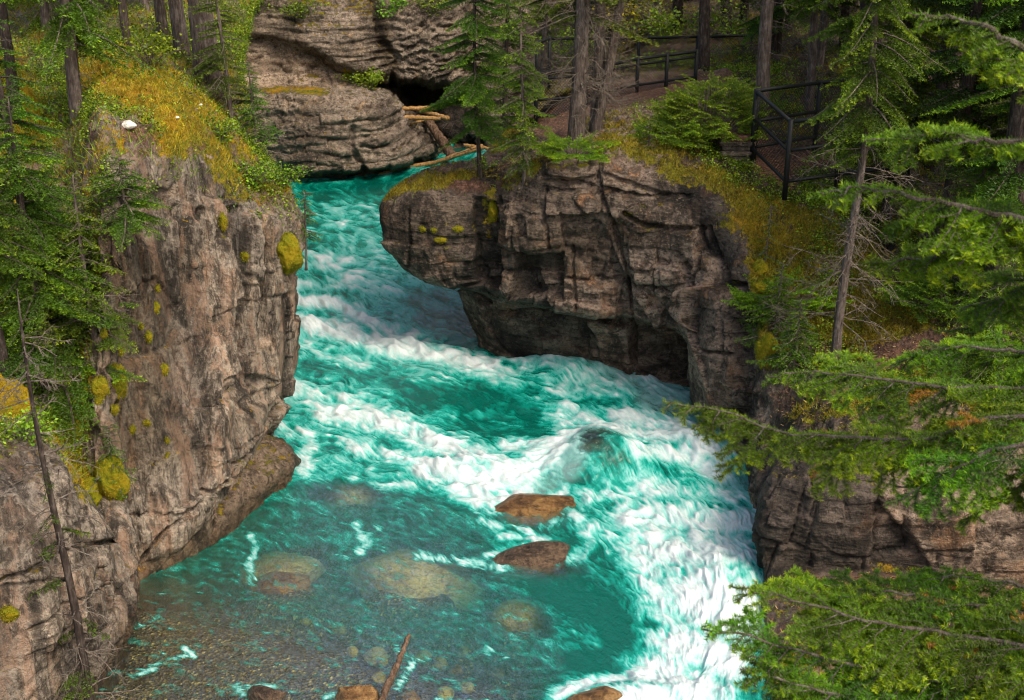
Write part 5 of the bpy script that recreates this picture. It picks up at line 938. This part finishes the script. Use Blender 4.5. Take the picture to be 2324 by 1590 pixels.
sh_px(560, 420, 'grassy green bush on the rim below the young spruce', .6, .5, .5, 9, n=700, size=.07, mat='cover', stems=24)
sh_px(500, 320, 'shaded olive bush right of the orange moss', .5, .4, .5, 10, n=600, size=.06, mat='cover', stems=24)
sh_px(60, 1000, 'leafy green plant with rust sprigs on the near rock', .5, .4, .5, 11, n=500, size=.06, stems=20)
sh_px(1690, 250, 'dark green juniper patch behind the layered rock', .8, .6, .45, 12, mat='spruce_olive', kind='c', stems=110, size=.30, name='juniper')
sh_px(2150, 700, 'green ground shrub below the dark trunks on the right slope', .9, .6, .5, 13, mat='spruce', kind='c', stems=110, size=.34)
sh_px(1790, 690, 'flat green spruce scrub spreading over the moss beside the pillar', .9, .6, .4, 14, mat='fir', kind='c', stems=120, size=.32)
sh_px(2240, 1010, 'leafy undergrowth above the near rock wall', .9, .5, .5, 16, mat='cover', n=600, size=.07, stems=26)
sh_px(470, 150, 'green bush behind the thickest trunk', .8, .6, 1.2, 17, mat='cover', n=700, size=.08, stems=20)
sh_px(340, 150, 'leafy bush between the slim trunks behind the moss crest', .9, .6, 1.2, 18, n=600, size=.08, stems=18, mat='cover')

def sh_at(u, D, label, rx, ry, h, seed, **kw):
    q = at_px(u, D); return shrub('shrub', label, (q.x, q.y, q.z - .03), rx, ry, h, seed, **kw)
sh_at(1300, 42.0, 'light green bush behind the left part of the farthest fence', 1.4, .8, 1.7, 31, n=900, size=.13, stems=22)
sh_at(1420, 43.5, 'yellow-leaved bush glowing behind the twin trunks', 1.3, .9, 2.6, 32, mat='leaf_yellow', n=900, size=.13, stems=22)
sh_at(1500, 42.5, 'broad green bush behind the middle of the farthest fence', 1.5, .8, 1.5, 33, n=900, size=.13, stems=22)
sh_at(1640, 41.5, 'olive bush behind the right end of the farthest fence', 1.4, .8, 1.4, 34, mat='cover', n=900, size=.12, stems=22)
sh_at(1510, 37.4, 'green weeds between the two long fences', 1.6, .6, .7, 35, n=800, size=.09, stems=26)
sh_px(690, 40, 'dry rust and green scrub clinging above the tan slab of the far bluff', 1.1, .6, .8, 36, mat='cover', n=800, size=.09, stems=22)
sh_px(980, 30, 'olive scrub on the ledges above the cave', 1.0, .6, .9, 37, mat='cover', n=700, size=.09, stems=18)
sh_px(590, 30, 'green scrub at the upper left of the far bluff', 1.0, .6, 1.1, 38, n=700, size=.09, stems=18, mat='cover')
# ------------------------------------------------------------------ moss cushions on the rock wall
def cushion(u, v, wpx, hpx, label, seed, group=None, depth=.42, mat='moss'):
    q = hit_px(u, v, 'cliff')
    if not q: return
    k = q[2] / F_PX; rx, rz = wpx * k / 2, hpx * k / 2; o = rock_mesh('moss_cushion', rx, max(rx, rz) * depth, rz, seed, M[mat], nu=64, nv=44, ang=.25, rough=.45, moss=0)
    nrm = q[1] if q[1].y < .3 else -q[1]; o.location = q[0] + nrm * .02; o.rotation_euler = (0, 0, math.atan2(nrm.x, -nrm.y)); tag(o, label, 'moss', group)
    me = o.data; rs = np.random.RandomState(seed); co = np.empty(len(me.vertices) * 3, np.float32); me.vertices.foreach_get('co', co); co = co.reshape(-1, 3)
    n = int(min(5000, 260 + 26000 * rx * rz)); i = rs.randint(0, len(co) - 2, n); base = co[i]; d = base / (np.linalg.norm(base, axis=1, keepdims=True) + 1e-6) + rs.randn(n, 3) * .5 + [0, 0, -.15]; d /= np.linalg.norm(d, axis=1, keepdims=True)
    w = np.cross(d, rs.randn(n, 3)); w /= np.linalg.norm(w, axis=1, keepdims=True); L = rs.uniform(.012, .034, n)[:, None]; base = base + rs.randn(n, 3) * .01; b = Bag()
    b.add(np.stack([base + w * .004, base - w * .004, base + d * L], 1).reshape(-1, 3), None, np.arange(3 * n).reshape(-1, 3), tint=np.repeat(rs.rand(n), 3)); b.build('fuzz', M['grass' if mat == 'moss_gold' else 'grass_olive'], o)
cushion(655, 578, 66, 92, 'large round olive moss cushion bulging from the cliff corner over the river', 201, depth=.8)
cushion(268, 868, 62, 92, 'biggest bright green moss cushion in the middle of the pale cliff', 202)
cushion(228, 880, 40, 56, 'moss cushion joined to the left of the biggest bright one', 203)
cushion(205, 1120, 84, 82, 'shaggy yellow moss ball on the edge of the near rock', 204, depth=.8)
cushion(250, 1090, 64, 110, 'golden moss drape beside the shaggy yellow ball', 205, depth=.7)
cushion(170, 985, 50, 70, 'yellow moss mound above the bright seedling', 206, depth=.8)
cushion(372, 838, 18, 28, 'small teardrop moss tuft right of the biggest cushion', 207)
cushion(352, 700, 20, 30, 'upper moss tuft on the dark stained part of the cliff', 208)
cushion(338, 765, 16, 26, 'moss tuft below the upper tuft on the stained rock', 209)
for i, (u, v, w, h_) in enumerate([(236, 760, 16, 24), (272, 798, 14, 22), (322, 742, 10, 10), (258, 930, 22, 24), (222, 910, 16, 20), (334, 960, 18, 14), (378, 1035, 12, 12), (300, 975, 14, 18), (356, 655, 12, 14), (505, 505, 20, 40), (556, 582, 22, 22), (380, 1000, 10, 12), (1000, 545, 30, 14), (960, 520, 20, 12), (1040, 520, 26, 14), (985, 522, 14, 10)]):
    cushion(u, v, w, h_, 'little green moss tuft on the bare rock wall' if u < 800 else 'little moss tuft on the dark face of the rock nose', 220 + i, 'little moss tufts on the pale wall' if u < 800 else 'moss tufts on the rock nose')
cushion(14, 945, 110, 190, 'tall golden moss hump on the near rock at the left edge of the photo', 260, depth=.6, mat='moss_gold')
cushion(60, 262, 150, 120, 'broad golden moss hump behind the crooked dark spruce', 261, depth=.35, mat='moss_gold')
cushion(1722, 610, 44, 40, 'orange moss hummock on the rim at the top of the pillar', 250, depth=.8)
cushion(1722, 655, 40, 30, 'rust-coloured moss hummock below the orange one on the rim', 251, depth=.8)
cushion(1740, 800, 50, 90, 'yellow-green moss hummock hanging over the rim by the pillar foot', 252, depth=.7)
cushion(1120, 480, 24, 60, 'bright moss streak in the cleft of the rock nose', 253)
cushion(20, 1395, 46, 40, 'moss pad on the near rock at the left edge', 254)

# ------------------------------------------------------------------ ground cover nobody could count
def scatter(name, G, N, wgt, n, seed, mat, blade=(.05, .14), wid=.006, lean=.5, tint=(0, 1), kind='blade'):
    rs = np.random.RandomState(seed); a = np.linalg.norm(np.cross(G[1:, :-1] - G[:-1, :-1], G[:-1, 1:] - G[:-1, :-1]), axis=-1); U, V_ = project(G); vis = (U > -120) & (U < 2440) & (V_ > -60) & (V_ < 1680)
    p = (a * (wgt * vis)[:-1, :-1] / (0.5 + (np.linalg.norm(G[:-1, :-1] - [0, 0, CAM_H], axis=-1) / 20) ** 2)).ravel(); cdf = np.cumsum(p); idx = np.searchsorted(cdf, rs.rand(n) * cdf[-1]); r, c = np.unravel_index(np.clip(idx, 0, len(p) - 1), a.shape)
    f = rs.rand(n, 2); P0 = G[r, c] + (G[r + 1, c] - G[r, c]) * f[:, :1] + (G[r, c + 1] - G[r, c]) * f[:, 1:]
    b = Bag()
    if kind == 'blade':
        d = rs.randn(n, 3) * lean; d[:, 2] = rs.uniform(.35, 1.0, n); d /= np.linalg.norm(d, axis=1, keepdims=True); w = np.cross(d, rs.randn(n, 3)); w /= np.linalg.norm(w, axis=1, keepdims=True); L = rs.uniform(blade[0], blade[1], n)[:, None]
        b.add(np.stack([P0 + w * wid - d * .01, P0 - w * wid - d * .01, P0 + d * L], 1).reshape(-1, 3), None, np.arange(3 * n).reshape(-1, 3), tint=np.repeat(rs.uniform(*tint, n), 3))
    elif kind == 'plant':
        k = 14; C = np.repeat(P0, k, 0) + rs.randn(n * k, 3) * np.array([.07, .07, .05]) + [0, 0, .06]; leaf_cloud(b, C, rs, n * k, blade[1], tint)
    else:
        dead = rs.rand(n); d = rs.randn(n, 3) * [1, 1, .15]; d /= np.linalg.norm(d, axis=1, keepdims=True); L = rs.uniform(blade[0], blade[1], n)[:, None]; w = np.cross(d, [0, 0, 1.0]) * wid
        P0 = P0 + [0, 0, .012]; b.add(np.stack([P0 - d * L + w, P0 - d * L - w, P0 + d * L - w, P0 + d * L + w], 1).reshape(-1, 3), np.arange(4 * n).reshape(-1, 4), tint=np.repeat(rs.rand(n), 4))
    o = b.build(name, mat); return tag(o, kind='stuff')
lm = np.clip((Lmoss - .35) * 2, 0, 1) * Lgnd; rm = np.clip((Rmoss - .35) * 2, 0, 1) * Rgnd
scatter('moss_fuzz', LG, LN, lm, 90000, 1, M['grass'], (.04, .12), .007, .6)
scatter('moss_fuzz', RG, RN, rm, 130000, 2, M['grass_olive'], (.04, .12), .008, .6)
scatter('grass', LG, LN, (Lgnd * .6 + .1 * lm) * (1 - .8 * strokes(*project(LG), [([(215, 190), (330, 215), (430, 265), (400, 300)], 52, 1)])), 16000, 3, M['cover'], (.10, .30), .006, .6, (.3, 1))
scatter('grass', RG, RN, Rgnd * (1 - np.clip(Rpath, 0, 1)), 9000, 4, M['cover'], (.06, .18), .006, .6, (.3, 1))
ucl = np.clip(.5 + fbm(RG * .55, 3, 501) * 2.2, 0, 1) ** 2 * Rgnd * (1 - np.clip(Rpath * 1.3, 0, 1)) * sstep(6.6, 7.6, Rv) * sstep(8.0, 10, Ru) * (1 - .85 * strokes(*project(RG), [([(1760, 540), (1800, 640), (1900, 730), (2060, 770)], 80, 1)]))
scatter('ground_cover', RG, RN, ucl, 11000, 5, M['cover'], (.02, .052), kind='plant')
ucl2 = np.clip(.5 + fbm(LG * .6, 3, 503) * 2.2, 0, 1) ** 2 * Lgnd * np.clip(1.2 - Lmoss, 0, 1) * (1 - .92 * strokes(*project(LG), [([(215, 170), (330, 195), (440, 255), (400, 300), (480, 350)], 62, 1)]))
scatter('ground_cover', LG, LN, ucl2, 9000, 6, M['cover'], (.02, .05), kind='plant')
g = NT('needle_litter'); M['litter'] = g.done(g.principled(g.ramp(g.attr('tint'), [(0, (.05, .02, .012)), (.5, (.20, .085, .04)), (.85, (.34, .19, .08)), (1, (.55, .42, .18))]), .9))
scatter('needle_litter', RG, RN, np.clip(Rpath, 0, 1) + .12 * Rgnd, 16000, 7, M['litter'], (.012, .045), .006, kind='flat')
# ------------------------------------------------------------------ fir boughs hanging close to the camera
def fir_branch(root, base, pts, seed, r0=.016, tw_len=.55, step=.075, sweep=.9, dead_patch=.021, density=.00155, drop=.10, nlen=.029, nw=.0046, frac_from=.12):
    rs = np.random.RandomState(seed); path = pchip(np.array([np.asarray(p) for p in pts]) - base, np.linspace(0, len(pts) - 1, 26)); path[1:-1] += rs.randn(24, 3) * .006
    seg = np.linalg.norm(np.diff(path, axis=0), axis=1); s = np.concatenate([[0], np.cumsum(seg)]); L = s[-1]; w = Bag(); w.tube(path, np.linspace(r0, .004, 26), 7, mat=1)
    def ax(q): return np.array([np.interp(q, s, path[:, i]) for i in range(3)])
    P0, D, LL, t0, t1, dead = [], [], [], [], [], []
    def twig(p, d, l, lev, dd, br=0.0):
        n = 4; br = br if lev else rs.uniform(-.28, .22); q = p.copy(); e = d.copy(); pp = [q.copy()]
        for k in range(n):
            e = e + rs.randn(3) * .10 + [0, 0, -drop * .35]; e /= np.linalg.norm(e); P0.append(q.copy()); D.append(e.copy()); LL.append(l / n); dead.append(dd); o = (k + 1) / n; t0.append(max(.02, .16 + br * .6 + .3 * (o - .25))); t1.append(max(.05, .30 + br + .65 * o * o * rs.uniform(.5, 1.3))); q = q + e * l / n; pp.append(q.copy())
        w.tube(np.array(pp), np.linspace(.0035 if lev else .006, .0014, n + 1), 4, mat=1)
        if lev < 2 and l > .10:
            m = max(2, int(l / .055)); sg = 1
            for k in range(m):
                f = (k + .8) / (m + .6); i = min(int(f * n), n - 1); b_ = pp[i] + (pp[i + 1] - pp[i]) * (f * n - i); h = np.cross(d, [0, 0, 1.0]); h /= np.linalg.norm(h) + 1e-6; nd = d * .72 + h * sg * rs.uniform(.5, .8) + np.array([0, 0, rs.uniform(-.3, .15)]); nd /= np.linalg.norm(nd); sg = -sg
                twig(b_, nd, l * (1 - f) * .62 + .035, lev + 1, max(dd, float(rs.rand() < dead_patch * .3)), br)
    q = frac_from * L; sg = 1
    while q < L * .985:
        p = ax(q); tg = ax(min(q + .04, L)) - ax(q - .04); tg /= np.linalg.norm(tg); h = np.cross(tg, [0, 0, 1.0]); h /= np.linalg.norm(h); d = tg * rs.uniform(.45, .8) + h * sg * sweep * rs.uniform(.5, 1) + np.array([0, 0, rs.uniform(-.5, .22) - drop]); d /= np.linalg.norm(d)
        if rs.rand() < .9: twig(p, d, min(tw_len, (L - q) * .55 + .07) * rs.uniform(.5, 1.1), 0, 0.0)
        q += .9 * step * rs.uniform(.6, 1.3); sg = -sg
    for k in range(25):
        if s[k] > .55 * L: e = path[k + 1] - path[k]; l = np.linalg.norm(e); P0.append(path[k]); D.append(e / l); LL.append(l); t0.append(.2); t1.append(.5); dead.append(0)
    P0, D, LL = np.array(P0), np.array(D), np.array(LL); V, T, ti, sg_ = needles(P0, D, LL, rs, density * 2, nlen, nw, np.array(t0), np.array(t1), sides=3, spread=.70, flat=.34)
    dd = np.repeat((np.array(dead)[sg_] > .5) * 1.0, 3); w.add(V, None, T, tint=ti, dead=dd, mat=0)
    w.build('branch', [M['fir'], M['bark']], root)
def fir_tree(x, y, z0, H, label, seed, branches, r0=.16):
    base = np.array([x, y, z0]); root = empty('fir_tree', tuple(base), label, 'fir'); zz = np.linspace(-.4, H, 14); b = Bag(); b.tube(np.stack([.03 * np.sin(zz), .03 * np.cos(zz), zz], -1), r0 * (1 - zz.clip(0) / H * .85), 14); b.build('trunk', M['bark'], root, True)
    for i, (pts, kw) in enumerate(branches): fir_branch(root, base, pts, seed * 50 + i, **kw)
    return root
T1 = W(3.75, 6.0, 0)
def tr(z): return T1 + W(0, 0, z)
fir_tree(3.75, 6.0, 1.2, 11.5, 'fir whose long boughs reach in from beyond the right edge, close to the viewer', 1, [
  ([tr(8.15), P(2300, 945, 6.1), P(2050, 1000, 6.2), P(1800, 985, 6.3), P(1640, 935, 6.4), P(1505, 912, 6.5)], dict(tw_len=.55, step=.085, frac_from=.30, dead_patch=.028)),
  ([tr(8.30), P(2350, 880, 6.5), P(2150, 880, 6.6), P(1950, 855, 6.7), P(1810, 845, 6.8), P(1740, 858, 6.8)], dict(tw_len=.50, step=.075, frac_from=.25)),
  ([tr(8.05), P(2330, 1010, 5.8), P(2180, 1060, 5.8), P(2080, 1110, 5.9), P(2010, 1150, 5.9)], dict(tw_len=.45, step=.075, dead_patch=.056)),
  ([tr(8.0), P(2350, 1080, 6.0), P(2270, 1130, 6.1), P(2180, 1190, 6.2)], dict(tw_len=.4, step=.075)),
  ([tr(8.4), P(2330, 800, 6.8), P(2220, 790, 6.9), P(2100, 800, 7.0), P(2020, 830, 7.0)], dict(tw_len=.45, step=.075)),
  ([tr(9.1), P(2330, 500, 5.0), P(2180, 470, 5.0), P(2040, 440, 5.05), P(1940, 430, 5.1), P(1860, 440, 5.1)], dict(tw_len=.34, step=.06, frac_from=.30)),
  ([tr(9.0), P(2340, 520, 5.2), P(2200, 560, 5.2), P(2060, 590, 5.3), P(1950, 600, 5.3)], dict(tw_len=.34, step=.07, frac_from=.30)),
  ([tr(9.2), P(2340, 330, 5.0), P(2220, 320, 5.0), P(2120, 310, 5.1), P(1960, 320, 5.1)], dict(tw_len=.32, step=.075, frac_from=.32)),
  ([tr(9.6), P(2340, 120, 4.6), P(2230, 60, 4.6), P(2140, 40, 4.7), P(2060, 30, 4.7)], dict(tw_len=.28, step=.075, frac_from=.4)),
  ([tr(9.0), P(2350, 640, 5.6), P(2280, 680, 5.7), P(2180, 700, 5.8)], dict(tw_len=.4, step=.08, frac_from=.4)),
  ([tr(8.8), W(4.6, 6.3, 8.7), W(5.5, 6.6, 8.3)], dict(tw_len=.4, step=.1)),
  ([tr(7.6), W(4.3, 6.9, 7.5), W(4.9, 7.9, 7.0)], dict(tw_len=.4, step=.1)),
  ([tr(10.2), W(4.5, 6.4, 10.2), W(5.3, 6.8, 9.9)], dict(tw_len=.35, step=.1)),
], r0=.17)
T2 = W(3.6, 4.6, 0)
def t2(z): return T2 + W(0, 0, z)
fir_tree(3.6, 4.6, 1.0, 10.2, 'fir whose bushy lower boughs fill the lower right corner of the photo', 2, [
  ([t2(7.2), P(2330, 1470, 5.4), P(2150, 1440, 5.6), P(1980, 1410, 5.7), P(1830, 1370, 5.8), P(1740, 1345, 5.8), P(1655, 1330, 5.9)], dict(tw_len=.5, step=.06, frac_from=.3, dead_patch=.049)),
  ([t2(7.1), P(2320, 1540, 5.3), P(2120, 1540, 5.4), P(1930, 1510, 5.5), P(1780, 1470, 5.6), P(1680, 1440, 5.6), P(1592, 1428, 5.7)], dict(tw_len=.5, step=.06, frac_from=.3, dead_patch=.042)),
  ([t2(7.0), P(2300, 1620, 5.2), P(2080, 1610, 5.3), P(1900, 1580, 5.3), P(1760, 1540, 5.4), P(1680, 1520, 5.4)], dict(tw_len=.5, step=.06, frac_from=.3, dead_patch=.035)),
  ([t2(7.3), P(2350, 1400, 5.8), P(2200, 1370, 5.9), P(2050, 1350, 6.0), P(1900, 1330, 6.1), P(1790, 1320, 6.1)], dict(tw_len=.45, step=.065, frac_from=.35, dead_patch=.042)),
  ([t2(7.35), P(2370, 1340, 6.0), P(2260, 1320, 6.1), P(2150, 1310, 6.2), P(2060, 1330, 6.2)], dict(tw_len=.4, step=.07, frac_from=.45)),
  ([t2(6.9), P(2330, 1680, 5.1), P(2150, 1680, 5.2), P(1980, 1650, 5.2), P(1830, 1620, 5.3)], dict(tw_len=.45, step=.06, frac_from=.3)),
  ([t2(7.15), P(2350, 1500, 5.8), P(2200, 1490, 6.0), P(2050, 1480, 6.1), P(1930, 1460, 6.2), P(1820, 1420, 6.2)], dict(tw_len=.5, step=.065, frac_from=.4, dead_patch=.052)),
  ([t2(7.8), W(4.4, 4.9, 7.7), W(5.3, 5.3, 7.3)], dict(tw_len=.4, step=.1)),
  ([t2(9.0), W(4.3, 4.5, 9.0), W(5.0, 4.4, 8.7)], dict(tw_len=.35, step=.1)),
], r0=.15)
